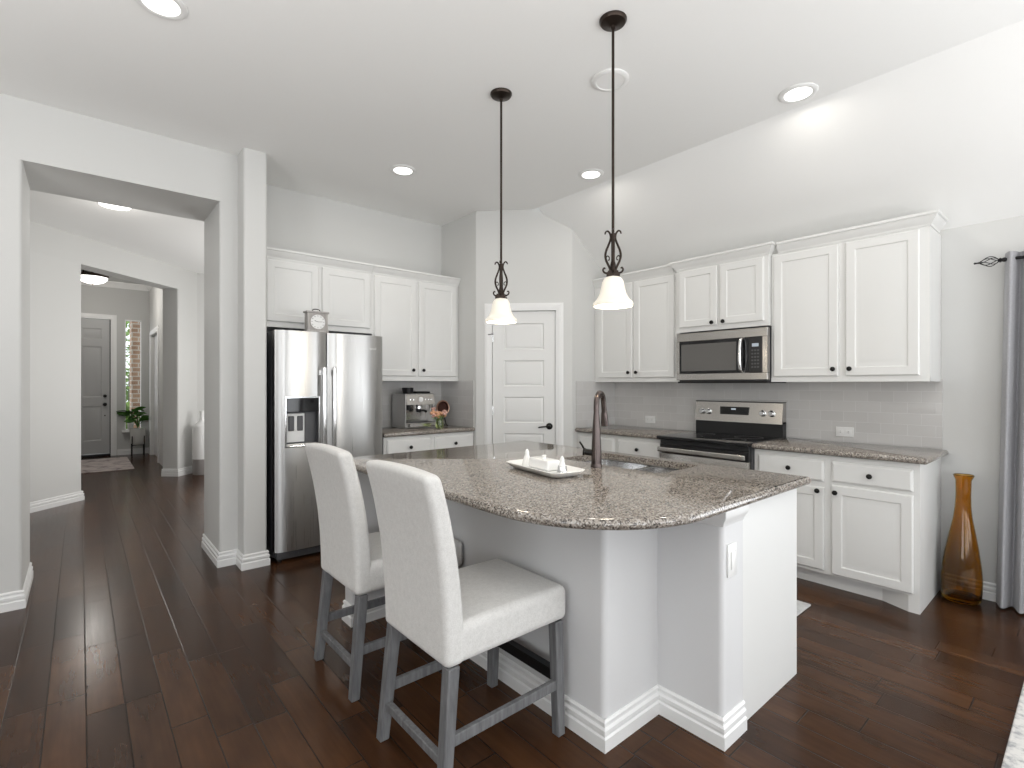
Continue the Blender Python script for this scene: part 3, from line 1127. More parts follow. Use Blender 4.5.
# ------------------------------------------------------------------ counter stools
def make_stool(name, label, loc, rz=0):
    t = thing(name, label, 'stool', loc, rz, 'counter stools at the island')
    # local: x towards the island, y along it, origin on the floor under the middle of the seat
    hw = .222
    def back(v):
        k = max(0, (v.z - .44) / .64)
        off = -.005 * k - .080 * k ** 2.3
        th = 1 - .18 * k
        crown_ = -.010 * (v.y / hw) ** 2 * k
        return Vector(((v.x + .27) * th - .27 + off, v.y * (1 + .012 * k), v.z + crown_))
    finish('backrest', rbox(B(), (-.27, -hw, .437), (-.188, hw, 1.083), .026, (2, 6, 14), back), M['linen'], t, 60)
    def seat(v):
        u, w = (v.x - .05) / .25, v.y / hw
        if v.z > .5:
            v = Vector((v.x, v.y, v.z + .018 * max(0, 1 - u * u) * max(0, 1 - w * w)))
        return v
    finish('seat', rbox(B(), (-.252, -hw + .0012, .438), (.298, hw - .001, .572), .030, (6, 6, 2), seat), M['linen'], t, 60)
    def leg(x0, y0, x1, y1, zt):
        bm = B()
        a, b = .0218, .0188
        lo = [(x1 - b, y1 - b, 0), (x1 + b, y1 - b, 0), (x1 + b, y1 + b, 0), (x1 - b, y1 + b, 0)]
        hi = [(x0 - a, y0 - a, zt), (x0 + a, y0 - a, zt), (x0 + a, y0 + a, zt), (x0 - a, y0 + a, zt)]
        L = [bm.verts.new(p) for p in lo]; H_ = [bm.verts.new(p) for p in hi]
        bridge(bm, L, H_); bm.faces.new(L); bm.faces.new(H_)
        bmesh.ops.bevel(bm, geom=list(bm.edges), offset=.003, segments=1, affect='EDGES')
        return finish('leg', bm, M['leg'], t, 30)
    for s in (-1, 1):
        leg(-.236, s * (hw - .026), -.278, s * (hw - .010), .4375)
        leg(.256, s * (hw - .030), .256, s * (hw - .014), .4375)
    # rails
    for s in (-1, 1):
        y = s * (hw - .018)
        finish('side_rail', box(B(), -.245, .240, y - .010, y + .010, .178, .216, .002, 1), M['leg'], t)
    finish('back_rail', box(B(), -.276, -.252, -hw + .035, hw - .035, .118, .148, .002, 1), M['leg'], t)
    finish('front_rail', box(B(), .244, .268, -hw + .035, hw - .035, .205, .243, .002, 1), M['leg'], t)
    k = finish('kick_plate', box(B(), .240, .272, -hw + .036, hw - .036, .2030, .2465, .0005, 1), M['blackmetal'], t)
    return t
s1 = make_stool('counter_stool', 'nearer pale linen counter stool with grey wooden legs', (1.160, 1.585, 0))
s2 = clone(s1)
s2.location = (1.175, 2.312, 0)
s2['label'] = 'farther pale linen counter stool, nearest the refrigerator'

# ------------------------------------------------------------------ refrigerator
rf = thing('refrigerator', 'stainless side-by-side refrigerator with ice and water dispenser', 'refrigerator', (1.115, 4.05, 0))
FW, FD = .877, 4.70 - 4.05
FT = 1.775
finish('body', box(B(), .004, FW - .004, .082, FD, .03, FT - .004, .004), M['darkgrey'], rf)
def fdoor(name, x0, x1):
    n = 12
    front = []
    for i in range(n + 1):
        u = -1 + 2 * i / n
        front.append((x0 + (x1 - x0) * i / n, -.016 * (1 - abs(u) ** 2.6) + .014 * abs(u) ** 8))
    poly = front + [(x1, .076), (x0, .076)]
    bm = prism(B(), poly, .085, FT)
    es = [e for e in bm.edges if abs(e.verts[0].co.z - e.verts[1].co.z) < 1e-6 and e.verts[0].co.y < .03 and e.verts[1].co.y < .03]
    return finish(name, bm, M['steel'], rf, 40)
fl = fdoor('freezer_door', 0, .388)
fr = fdoor('fridge_door', .396, FW)
DX0_, DX1_, DZ0_, DZ1_ = .070, .325, .880, 1.262
carve(fl, box(B(), DX0_, DX1_, -.05, .062, DZ0_, DZ1_))
bm = B()
for a in ((DX0_ - .006, DX0_ + .006, DZ0_ - .006, DZ1_ + .006), (DX1_ - .006, DX1_ + .006, DZ0_ - .006, DZ1_ + .006), (DX0_, DX1_, DZ0_ - .006, DZ0_ + .008), (DX0_, DX1_, DZ1_ - .008, DZ1_ + .006)):
    box(bm, a[0], a[1], -.018, -.005, a[2], a[3], .002, 1)
dsp = finish('dispenser_frame', bm, M['chrome'], fl)
finish('dispenser_panel', box(B(), DX0_ + .006, DX1_ - .006, -.012, .045, 1.148, DZ1_ - .008, .003, 1), M['blackglass'], fl)
bm = B()
box(bm, DX0_ + .002, DX1_ - .002, .050, .060, DZ0_ + .004, 1.147)
box(bm, DX0_ + .001, DX0_ + .006, -.004, .06, DZ0_ + .004, 1.147)
box(bm, DX1_ - .006, DX1_ - .001, -.004, .06, DZ0_ + .004, 1.147)
finish('dispenser_well', bm, M['darkgrey'], fl)
bm = B()
box(bm, DX0_ + .018, DX0_ + .155, .030, .050, DZ0_ + .03, 1.135, .004, 1)
finish('paddle_plate', bm, M['white'], fl)
for px in (.032, .098):
    finish('paddle', box(B(), DX0_ + px, DX0_ + px + .042, .018, .034, 1.0, 1.115, .004, 1), M['darkgrey'], fl)
finish('drip_shelf', box(B(), DX0_ + .006, DX1_ - .006, -.010, .05, DZ0_ + .008, DZ0_ + .022, .003, 1), M['steel'], fl)
for dd, hx in ((fl, .352), (fr, .432)):
    bm = B()
    rbox(bm, (hx - .014, -.066, .72), (hx + .014, -.044, 1.50), .008, (1, 1, 6))
    box(bm, hx - .010, hx + .010, -.048, -.002, .745, .785)
    box(bm, hx - .010, hx + .010, -.048, -.002, 1.435, 1.475)
    finish('handle', bm, M['chrome'], dd)
bm = B()
box(bm, .02, FW - .02, .03, .10, .018, .080, .004)
for i in range(9):
    box(bm, .10 + i * .075, .15 + i * .075, .022, .034, .04, .062)
finish('base_grille', bm, M['darkgrey'], rf)
for fxx in (.05, FW - .05):
    finish('foot', cyl(B(), (fxx, .07, 0), (fxx, .07, .03), .02, seg=12), M['black'], rf)
cu = bpy.data.curves.new('nameplate', 'FONT')
cu.body = 'Whirlpool'
cu.size = .030
cu.extrude = .0008
cu.align_x = 'CENTER'
tmp = bpy.data.objects.new('tmp', cu)
COL.objects.link(tmp)
bpy.context.view_layer.update()
me = bpy.data.meshes.new_from_object(tmp.evaluated_get(bpy.context.evaluated_depsgraph_get()))
bpy.data.objects.remove(tmp)
me.materials.clear(); me.materials.append(M['white'])
me.transform(Matrix.Translation((.745, -.013, 1.655)) @ Matrix.Rotation(radians(90), 4, 'X'))
o = bpy.data.objects.new('nameplate', me); COL.objects.link(o); o.parent = fr

# clock on the refrigerator
ck = thing('mantel_clock', 'small grey wooden clock standing on top of the refrigerator', 'clock', (1.443, 4.115, FT + .001))
bm = B()
box(bm, -.088, .088, -.042, .042, 0, .016, .003)
box(bm, -.080, .080, -.036, .036, .016, .155, .002)
box(bm, -.090, .090, -.044, .044, .155, .170, .004)
finish('case', bm, M['clockwood'], ck)
finish('dial_bezel', lathe(B(), [(.058, .0), (.064, .0), (.064, .006), (.058, .007)], (0, -.036, .085), 32, '-y'), M['clockwood'], ck)
dial = finish('dial', lathe(B(), [(0, .002), (.058, .002), (.058, 0)], (0, -.036, .085), 32, '-y'), M['white'], ck)
bm = B()
for k in range(12):
    a = 2 * pi * k / 12
    c_, s_ = cos(a), sin(a)
    box(bm, s_ * .047 - .0022, s_ * .047 + .0022, -.0392, -.0382, .085 + c_ * .047 - .0035, .085 + c_ * .047 + .0035)
finish('hour_marks', bm, M['darkgrey'], dial)
bm = B()
tube(bm, [(0, -.0398, .085), (-.026, -.0398, .094)], .0018, 6)
tube(bm, [(0, -.0398, .085), (.036, -.0398, .087)], .0014, 6)
finish('hands', bm, M['darkgrey'], dial)
finish('handle', tube(B(), spline([(-.03, 0, .169), (-.026, 0, .184), (0, 0, .190), (.026, 0, .184), (.03, 0, .169)], 4), .004, 8), M['blackmetal'], ck)

# ------------------------------------------------------------------ microwave over the range
RWm = 2.430 - 1.658
mw = thing('microwave', 'stainless over-the-range microwave under the short cabinet', 'microwave', (3.975, 2.430, 1.385), RZ)
MH = 1.800 - 1.385
finish('body', box(B(), .002, RWm - .002, .046, XR - 3.975 - .012, .0, MH, .002, 1), M['darkgrey'], mw)
bm = B()
box(bm, 0, RWm, .0, .046, .345, MH, .003, 1)
box(bm, 0, RWm, .0, .046, .012, .068, .003, 1)
box(bm, 0, .030, .0, .046, .068, .345)
box(bm, RWm - .036, RWm, .0, .046, .068, .345)
dr = finish('door', bm, M['steel_h'], mw)
bm = B()
box(bm, .030, RWm - .036, .003, .021, .068, .345)
dg_ = finish('door_glass', bm, M['blackglass'], dr)
mwin = mat('microwave_screen', (.12, .115, .11), .25)
finish('window_screen', box(B(), .048, .530, -.0005, .003, .090, .318), mwin, dr)
bm = B()
tube(bm, spline([(.580, .004, .078), (.578, -.030, .098), (.578, -.042, .205), (.578, -.030, .315), (.580, .004, .336)], 5), .013, 12)
finish('handle', bm, M['chrome'], dr)
cp = finish('control_panel', box(B(), RWm - .140, RWm - .040, -.001, .004, .074, .340, .001, 1), M['black'], mw)
finish('clock_display', box(B(), RWm - .115, RWm - .065, -.0025, -.001, .270, .295), M['display'], cp)
bm = B()
for r in range(6):
    for c_ in range(3):
        box(bm, RWm - .120 + c_ * .022, RWm - .106 + c_ * .022, -.0022, -.001, .105 + r * .026, .117 + r * .026)
finish('keypad', bm, M['darkgrey'], cp)
finish('vent_base', box(B(), .006, RWm - .006, .01, XR - 3.975 - .02, -.014, .0, .003, 1), M['black'], mw)

# ------------------------------------------------------------------ range
rg = thing('electric_range', 'stainless electric range with black glass cooktop', 'range', (3.690, 2.420, 0), RZ)
RW = 2.420 - 1.667
RD = XR - .012 - 3.690
finish('body', box(B(), 0, RW, .045, RD, .05, .905), M['darkgrey'], rg)
ct_ = finish('cooktop', rbox(B(), (-.002, -.035, .906), (RW + .002, RD - .07, .934), .007), M['blackglass'], rg)
for cx, cy, r in ((.19, .15, .105), (.57, .15, .085), (.19, .40, .085), (.57, .40, .105)):
    bm = lathe(B(), [(r - .002, .9342), (r, .9348), (r + .002, .9342), (r - .002, .9342)], (cx, cy, 0), 36)
    finish('burner_ring', bm, M['darkgrey'], ct_)
od = finish('oven_door', box(B(), .006, RW - .006, .0, .044, .235, .792, .004), M['steel_h'], rg)
finish('door_top_strip', box(B(), .006, RW - .006, .006, .044, .795, .866, .002, 1), M['black'], rg)  # plain black strip behind the oven handle
finish('oven_window', box(B(), .075, RW - .075, -.003, .002, .36, .745, .001, 1), M['blackglass'], od)
bm = B()
rbox(bm, (.012, -.050, .805), (RW - .012, -.030, .846), .010, (6, 1, 1))
for hx in (.06, RW - .06):
    box(bm, hx - .012, hx + .012, -.032, .008, .81, .842)
finish('oven_handle', bm, M['steel_h'], od)
finish('front_rail', box(B(), .006, RW - .006, .012, .044, .868, .905, .002, 1), M['black'], rg)
dw_ = finish('storage_drawer', box(B(), .006, RW - .006, .004, .044, .07, .228, .004), M['steel_h'], rg)
finish('toe_base', box(B(), .02, RW - .02, .09, RD - .02, .0, .05), M['black'], rg)
bgd = finish('backguard', box(B(), .0, RW, RD - .068, RD, .905, 1.055), M['black'], rg)
bm = B()
prism(bm, [(RD - .088, 1.038), (RD, 1.038), (RD, 1.208), (RD - .062, 1.208)], .0, RW)
for v in bm.verts:
    v.co = (v.co.z, v.co.x, v.co.y)
pn = finish('control_panel', bm, M['steel_h'], rg)
finish('panel_edge', box(B(), -.001, RW + .001, RD - .066, RD, 1.208, 1.215), M['black'], rg)
def pface(z):
    return RD - .088 + (z - 1.038) / .17 * .026
for kx in (.070, .128, .600, .672):
    z = 1.122
    bm = lathe(B(), [(0, 0), (.027, 0), (.027, .004), (.022, .006), (.021, .026), (.017, .031), (0, .031)], (kx, pface(z), z), 20, '-y')
    finish('knob', bm, M['chrome'], pn)
bm = B()
box(bm, .235, .485, pface(1.14) - .006, pface(1.14) + .02, 1.092, 1.168, .001, 1)
dsp = finish('display_panel', bm, M['blackglass'], pn)
finish('digits', box(B(), .335, .375, pface(1.14) - .0075, pface(1.14) - .006, 1.142, 1.156), M['display'], pn)

# ------------------------------------------------------------------ pendants
def make_pendant(label, loc):
    t = thing('pendant_light', label, 'pendant light', loc, radians(40.5), 'bronze pendant lights over the island')
    D = 3.10
    def Zr(z): return z - D
    finish('canopy', lathe(B(), [(0, 0), (.065, 0), (.065, -.006), (.058, -.016), (.030, -.024), (.012, -.030), (.010, -.042), (0, -.044)], seg=32), M['bronze'], t)
    finish('rod', cyl(B(), (0, 0, -.02), (0, 0, Zr(1.90)), .0068, seg=12), M['bronze'], t)
    bm = B()
    lathe(bm, [(0, Zr(2.085)), (.012, Zr(2.08)), (.013, Zr(2.06)), (.009, Zr(2.04)), (.009, Zr(1.95)), (.014, Zr(1.93)), (.011, Zr(1.915)), (.018, Zr(1.90))], seg=14)
    box(bm, -.024, .024, -.024, .024, Zr(1.886), Zr(1.900))
    box(bm, -.031, .031, -.031, .031, Zr(1.872), Zr(1.886))
    finish('socket_cap', bm, M['bronze'], t)
    prof = [(.038, 2.079), (.034, 2.090), (.024, 2.093), (.014, 2.080), (.011, 2.058), (.020, 2.030), (.032, 2.000), (.036, 1.975), (.031, 1.950), (.018, 1.922), (.014, 1.905), (.026, 1.893), (.040, 1.896), (.047, 1.908), (.042, 1.918), (.036, 1.914)]
    for k in range(4):
        a = pi / 2 * k
        pts = spline([(r * cos(a), r * sin(a), Zr(z)) for r, z in prof], 4)
        rr = [.0036 + .002 * sin(pi * i / (len(pts) - 1)) for i in range(len(pts))]
        bm = tube(B(), pts, rr, 8)
        pts = spline([(r * cos(a), r * sin(a), Zr(z)) for r, z in ((.034, 1.965), (.026, 1.975), (.018, 1.968), (.018, 1.956), (.024, 1.955))], 4)
        tube(bm, pts, .0028, 6)
        finish('scroll', bm, M['bronze'], t)
    pr = [(.030, 1.874), (.042, 1.864), (.050, 1.848), (.056, 1.815), (.063, 1.785), (.074, 1.762), (.083, 1.750), (.092, 1.742), (.0955, 1.733), (.095, 1.724), (.090, 1.721),
          (.086, 1.728), (.076, 1.748), (.060, 1.782), (.052, 1.815), (.046, 1.846), (.028, 1.868)]
    sh = finish('glass_shade', lathe(B(), [(r, Zr(1.874 - (1.874 - z) * .92)) for r, z in pr], seg=40), M['lamp_glass'], t, 60)
    finish('bulb', lathe(B(), [(0, Zr(1.79)), (.02, Zr(1.80)), (.027, Zr(1.82)), (.02, Zr(1.845)), (.012, Zr(1.872))], seg=16), M['downlight'], t)
    lt = bpy.data.lights.new('pendant_bulb_light', 'POINT')
    lt.energy, lt.color, lt.shadow_soft_size = 5, (1, .88, .7), .05
    lo = bpy.data.objects.new('pendant_bulb_light', lt)
    COL.objects.link(lo)
    lo.location = (loc[0], loc[1], 1.70)
    return t
make_pendant('bronze pendant light hanging on the right, nearer the camera', (1.932, 1.518, 3.0995))
make_pendant('bronze pendant light hanging on the left, in front of the pantry door', (1.913, 2.338, 3.0995))

# recessed ceiling lights
for x, y, lab in ((.279, 2.79, 'recessed ceiling light at the top left edge of the photo'),
                  (1.988, 3.687, 'recessed ceiling light in front of the wall above the fridge cabinets'),
                  (3.207, 2.747, 'recessed ceiling light just left of the right pendant rod'),
                  (3.250, 1.180, 'recessed ceiling light above the right upper cabinets')):
    if x > 3.22: x = 3.255
    t = thing('recessed_light', lab, 'ceiling light', (x, y, 3.0995), 0, 'recessed lights in the kitchen ceiling')
    finish('trim_ring', lathe(B(), [(.072, 0), (.105, 0), (.105, -.004), (.098, -.009), (.080, -.010), (.072, -.006)], seg=36), M['white'], t)
    finish('diffuser', lathe(B(), [(0, -.007), (.074, -.007), (.074, -.002)], seg=36), M['downlight'], t)
    lt = bpy.data.lights.new('recessed_lamp', 'AREA')
    lt.shape, lt.size, lt.energy, lt.color = 'DISK', .15, 3.5, (1, .95, .87)
    lo = bpy.data.objects.new('recessed_lamp', lt)
    COL.objects.link(lo); lo.location = (x, y, 3.085)
t = thing('ceiling_speaker', 'round white speaker disc on the ceiling behind the right pendant rod', 'speaker', (2.300, 1.828, 3.0995))
finish('rim', lathe(B(), [(.078, 0), (.107, 0), (.107, -.005), (.098, -.011), (.080, -.012), (.078, -.009)], seg=36), M['white'], t)
finish('grille', lathe(B(), [(0, -.009), (.079, -.009), (.079, -.002)], seg=36), M['ceiling'], t)

# hall and foyer ceiling lights
def flush(name, label, loc, r, pw, drop=0):
    t = thing(name, label, 'ceiling light', loc)
    if drop:
        finish('canopy', lathe(B(), [(0, 0), (.075, 0), (.07, -.02), (.02, -.03), (.012, -.04), (.012, -drop), (0, -drop)], seg=28), M['bronze'], t)
        for k in range(3):
            a = 2 * pi * k / 3 + .4
            finish('scroll_arm', tube(B(), spline([(.012 * cos(a), .012 * sin(a), -.05), (.09 * cos(a), .09 * sin(a), -.07), (.12 * cos(a), .12 * sin(a), -.13), (r * .8 * cos(a), r * .8 * sin(a), -drop - .01)], 4), .007, 8), M['bronze'], t)
    LZ = lambda pr: [(q, z - drop) for q, z in pr]
    finish('base', lathe(B(), LZ([(0, 0), (r * 1.05, 0), (r * 1.05, -.02), (r * .95, -.045), (0, -.045)]), seg=36), M['bronze'], t)
    finish('glass_bowl', lathe(B(), LZ([(r * .98, -.042), (r * .93, -.075), (r * .70, -.115), (r * .35, -.138), (0, -.145)]), seg=36), M['downlight'], t, 60)
    finish('finial', lathe(B(), LZ([(0, -.143), (.012, -.146), (.012, -.155), (.005, -.162), (.007, -.17), (0, -.174)]), seg=14), M['bronze'], t)
    lt = bpy.data.lights.new(name + '_lamp', 'POINT')
    lt.energy, lt.color, lt.shadow_soft_size = pw, (1, .96, .9), .12
    lo = bpy.data.objects.new(name + '_lamp', lt)
    COL.objects.link(lo); lo.location = (loc[0], loc[1], loc[2] - .30 - drop)
    return t
hl = flush('hall_light', 'lit flat ceiling light in the hall, cut by the opening above', (.252, 6.20, 3.0995), .13, 2.5)
for ch in hl.children:
    ch.data.transform(Matrix.Diagonal((1, 1, .22, 1)))
flush('foyer_light', 'bronze-rimmed dome ceiling light in the foyer near the front door', (.150, 10.7, FZ - .001), .20, 30, .31)

# ------------------------------------------------------------------ coffee machine
cm = thing('espresso_machine', 'stainless espresso machine on the counter beside the refrigerator', 'coffee machine', (2.560, 4.400, .931), 0)
cm.scale = (.90, .96, .98)
bm = B()
for s in (-1, 1):
    box(bm, s * .178 - .010, s * .178 + .010, .0, .27, .02, .335, .004, 1)
box(bm, -.178, .178, .15, .27, .02, .335)
box(bm, -.188, .188, .0, .27, .325, .345, .004, 1)
box(bm, -.185, .185, -.01, .27, .004, .022)
bd = finish('body', bm, M['steel'], cm)
finish('back_plate', box(B(), -.165, .165, .143, .152, .06, .25), M['steel_h'], cm)
bm = B()
prism(bm, [(-.030, .235), (.15, .235), (.15, .335), (-.005, .335)], -.172, .172)
for v in bm.verts:
    v.co = (v.co.z, v.co.x, v.co.y)
hd_ = finish('control_head', bm, M['steel_h'], cm)
finish('pressure_gauge', lathe(B(), [(0, .0), (.028, 0), (.028, .010), (.024, .012), (0, .012)], (0, -.012, .285), 24, '-y'), M['white'], hd_)
for bx in (-.125, -.085, .065, .100, .135):
    finish('button', lathe(B(), [(0, 0), (.012, 0), (.012, .008), (0, .010)], (bx, -.014, .285), 16, '-y'), M['chrome'], hd_)
gh = finish('group_head', lathe(B(), [(0, .19), (.036, .19), (.036, .215), (.030, .24), (0, .24)], (.02, .06, 0), 24), M['chrome'], cm)
bm = B()
lathe(bm, [(0, .150), (.026, .155), (.032, .190), (0, .191)], (.02, .06, 0), 20)
tube(bm, [(.02, .03, .180), (.02, -.035, .176), (.02, -.09, .168)], [.009, .011, .013], 10)
finish('portafilter', bm, M['black'], cm)
finish('grinder_outlet', lathe(B(), [(0, .175), (.022, .178), (.030, .235), (0, .236)], (-.10, .07, 0), 18), M['black'], cm)
finish('steam_wand', tube(B(), [(.145, .05, .24), (.150, .03, .19), (.150, .0, .10)], .006, 8), M['chrome'], cm)
bm = B()
box(bm, -.170, .170, -.075, .14, .012, .055, .006, 1)
finish('drip_tray', bm, M['steel_h'], cm)
finish('drip_grid', box(B(), -.155, .155, -.062, .13, .055, .059), M['darkgrey'], cm)
bm = B()
lathe(bm, [(0, .345), (.052, .345), (.062, .390), (.064, .405), (0, .408)], (-.075, .13, 0), 24)
finish('bean_hopper', bm, M['black'], cm)
bm = B()
box(bm, .0, .17, .06, .25, .346, .366, .004, 1)
finish('cup_rail', bm, M['blackmetal'], cm)
finish('water_tank', box(B(), -.150, .150, .271, .32, .02, .33, .006), M['black'], cm)

# flowers in a jar, and a dark plate leaning behind them
fv = thing('flower_jar', 'green glass jar of peach flowers beside the espresso machine', 'flowers', (2.665, 4.205, .931))
finish('jar', lathe(B(), [(0, 0), (.034, 0), (.040, .01), (.042, .05), (.034, .080), (.036, .092), (.033, .093), (.031, .080), (.038, .05), (.036, .012), (0, .008)], seg=24), M['greenglass'], fv)
rnd = random.Random(3)
for i in range(11):
    a = rnd.uniform(0, 2 * pi)
    rad = rnd.uniform(.01, .072)
    hz = rnd.uniform(.12, .20)
    c = Vector((rad * cos(a) - .018, rad * sin(a) * .6, hz))
    bm = B()
    r0 = rnd.uniform(.018, .027)
    for k in range(9):
        q = Vector((rnd.gauss(0, 1), rnd.gauss(0, 1), rnd.gauss(0, 1) + .3)).normalized()
        lathe(bm, [(0, -.55 * r0), (.45 * r0, -.3 * r0), (.6 * r0, 0), (.4 * r0, .35 * r0), (0, .5 * r0)], c + q * r0 * .6, 8)
    fl_ = finish('blossom', bm, M['petal'] if i % 3 else M['petal2'], fv, 60)
    finish('stem', tube(B(), [(rad * .25 * cos(a), rad * .2 * sin(a), .02), (c.x * .6, c.y * .6, .09), tuple(c)], .002, 6), M['leaf'], fv)
bm = B()
for i in range(9):
    a = rnd.uniform(0, 2 * pi); L0 = rnd.uniform(.04, .075)
    c = Vector((.015 * cos(a) - .01, .012 * sin(a), rnd.uniform(.085, .115)))
    d = Vector((cos(a), sin(a) * .7, rnd.uniform(.1, .6))).normalized()
    s = d.cross(Vector((0, 0, 1))).normalized() * L0 * .28
    n_ = d.cross(s).normalized() * .003
    v = [bm.verts.new(c + n_ * 0), bm.verts.new(c + d * L0 * .5 + s + n_), bm.verts.new(c + d * L0), bm.verts.new(c + d * L0 * .5 - s + n_), bm.verts.new(c + d * L0 * .5 - n_ * 1.2)]
    for f in ((0, 1, 4), (1, 2, 4), (2, 3, 4), (3, 0, 4), (0, 3, 1), (1, 3, 2)):
        bm.faces.new([v[i] for i in f])
finish('leaves', bm, M['leaf2'], fv)
cp_ = thing('copper_dish', 'round dark dish with a pale rim standing upright beside the peach flowers', 'dish', (2.850, 4.44, .931))
finish('dish', lathe(B(), [(0, .020), (.060, .016), (.070, -.004), (.073, -.004), (.064, .022), (0, .026)], (0, 0, .186), 32, 'y'), M['copperplate'], cp_)
finish('rim', lathe(B(), [(.068, -.008), (.078, -.010), (.082, -.004), (.078, .002), (.068, 0)], (0, 0, .186), 32, 'y'), M['rim'], cp_)
bm = B()
for s in (-1, 1):
    tube(bm, [(s * .045, -.03, .004), (s * .040, .0, .02), (s * .035, .03, .11), (s * .03, .024, .16)], .004, 6)
    tube(bm, [(s * .040, .0, .02), (s * .05, .06, .004)], .004, 6)
tube(bm, [(-.045, -.03, .004), (.045, -.03, .004)], .004, 6)
tube(bm, [(0, -.005, .10), (0, -.004, .02), (0, .0, .005)], .008, 8)
finish('stand', bm, M['blackmetal'], cp_)

# outlets on the backsplash
for y, z, lab in ((2.955, 1.008, 'white outlet on the tile left of the range'), (1.255, 1.005, 'white double outlet on the tile right of the range')):
    t = thing('wall_outlet', lab, 'outlet', (XR - .0085, y, z), RZ)
    finish('plate', rbox(B(), (-.058, -.006, -.036), (.058, .0, .036), .0025), M['white'], t)
    for s in (-1, 1):
        sk_ = finish('socket', rbox(B(), (s * .026 - .017, -.0085, -.014), (s * .026 + .017, -.005, .014), .0015), M['white'], t)
        bm = B()
        for q in (-.005, .005):
            box(bm, s * .026 - .005, s * .026 + .003, -.0088, -.0082, q - .001, q + .001)
        finish('slots', bm, M['darkgrey'], sk_)

# ------------------------------------------------------------------ vase, curtain, rugs
bm = lathe(B(), [(0, .006), (.06, .004), (.095, .0), (.108, .012), (.116, .06), (.116, .14), (.108, .22), (.092, .32), (.072, .42), (.055, .50), (.046, .57), (.043, .64), (.045, .735), (.056, .755), (.060, .764), (.055, .768),
                (.049, .752), (.040, .735), (.038, .64), (.041, .57), (.050, .50), (.067, .42), (.087, .32), (.103, .22), (.111, .14), (.111, .06), (.10, .03), (.05, .026), (0, .026)], seg=40)
for v in bm.verts:
    v.co.x += .020 * v.co.z; v.co.y -= .017 * v.co.z
o = finish('floor_vase', bm, M['amber'], None, 60)
o.location = (4.222, .580, .001)
o.scale = (.87, .87, 1.03)
tag(o, 'tall amber glass floor vase between the base cabinet and the curtain', 'vase')

cr = thing('curtain_rod', 'black curtain rod with a wire cage finial beside the upper cabinet', 'curtain rod', (4.262, .398, 2.118))
finish('rod', cyl(B(), (0, .0, 0), (0, -3.4, 0), .0095, seg=14), M['blackmetal'], cr)
for side in (0, 1):
    y0 = 0 if side == 0 else -3.4
    sg = 1 if side == 0 else -1
    bm = B()
    lathe(bm, [(0, -.02), (.012, -.018), (.014, -.010), (.010, .0), (.015, .006), (.010, .014), (.006, .018)], (0, y0, 0), 14, 'y' if sg > 0 else '-y')
    for k in range(6):
        pts = []
        for i in range(9):
            u = i / 8
            a = 2 * pi * k / 6 + u * 1.6
            r = .004 + .026 * sin(pi * u ** .85) ** 1
            pts.append((r * cos(a), y0 + sg * (.012 + .088 * u), r * sin(a)))
        tube(bm, pts, .0024, 6)
    lathe(bm, [(0, .098), (.006, .100), (.0045, .112), (.007, .124), (0, .129)], (0, y0, 0), 12, 'y' if sg > 0 else '-y')
    finish('finial', bm, M['blackmetal'], cr)
bm = B()
box(bm, -.008, XR - 4.262 - .001, -.036, -.024, -.022, -.010)
box(bm, XR - 4.262 - .008, XR - 4.262 - .001, -.043, -.017, -.045, .025)
tube(bm, [(.014, -.030, .004), (.010, -.030, -.011), (0, -.030, -.0145), (-.010, -.030, -.011), (-.014, -.030, .004)], .004, 8)
finish('bracket', bm, M['blackmetal'], cr)

bm = B()
nz, ns = 26, 240
def curtain_pt(s, z):
    k = 1 - z / 2.155                       # 0 at the top, 1 at the floor
    y = .385 + .042 * k - s * (.62 + .05 * k)
    ph = s * 2 * pi * 8.2
    amp = .036 + .014 * k
    x = 4.262 + amp * sin(ph + 2.3) + .010 * k * sin(ph * .5 + 1.2)
    return Vector((min(x, 4.345), y, z))
fr_, bk_ = [], []
for j in range(nz + 1):
    z = .012 + (2.158 - .012) * j / nz
    r0, r1 = [], []
    for i in range(ns + 1):
        s = i / ns
        p = curtain_pt(s, z)
        q = curtain_pt(min(1, s + .002), z) - curtain_pt(max(0, s - .002), z)
        n_ = Vector((q.y, -q.x, 0)).normalized() * .0016
        r0.append(bm.verts.new(p + n_)); r1.append(bm.verts.new(p - n_))
    fr_.append(r0); bk_.append(r1)
for G, flip in ((fr_, 0), (bk_, 1)):
    for j in range(nz):
        for i in range(ns):
            bm.faces.new((G[j][i], G[j][i + 1], G[j + 1][i + 1], G[j + 1][i]))
for j in range(nz):
    for e in (0, ns):
        bm.faces.new((fr_[j][e], fr_[j + 1][e], bk_[j + 1][e], bk_[j][e]))
for i in range(ns):
    for e in (0, nz):
        bm.faces.new((fr_[e][i], fr_[e][i + 1], bk_[e][i + 1], bk_[e][i]))
o = finish('curtain', bm, M['curtain'], None, 60)
tag(o, 'grey curtain hanging from the black rod at the right edge', 'curtain')

o = finish('area_rug', rbox(B(), (1.2, -1.9, .001), (3.60, .232, .016), .006), M['rug'])
tag(o, 'pale patterned rug at the bottom right corner of the photo', 'rug')
o = finish('kitchen_mat', rbox(B(), (2.78, 1.160, .001), (3.405, 2.45, .014), .006), M['mat'])
tag(o, 'pale grey mat on the floor behind the island', 'mat')
o = finish('entry_rug', rbox(B(), (-.75, 10.10, .001), (.66, 11.85, .012), .005), M['doormat'])
tag(o, 'faded patterned rug in front of the front door', 'rug')

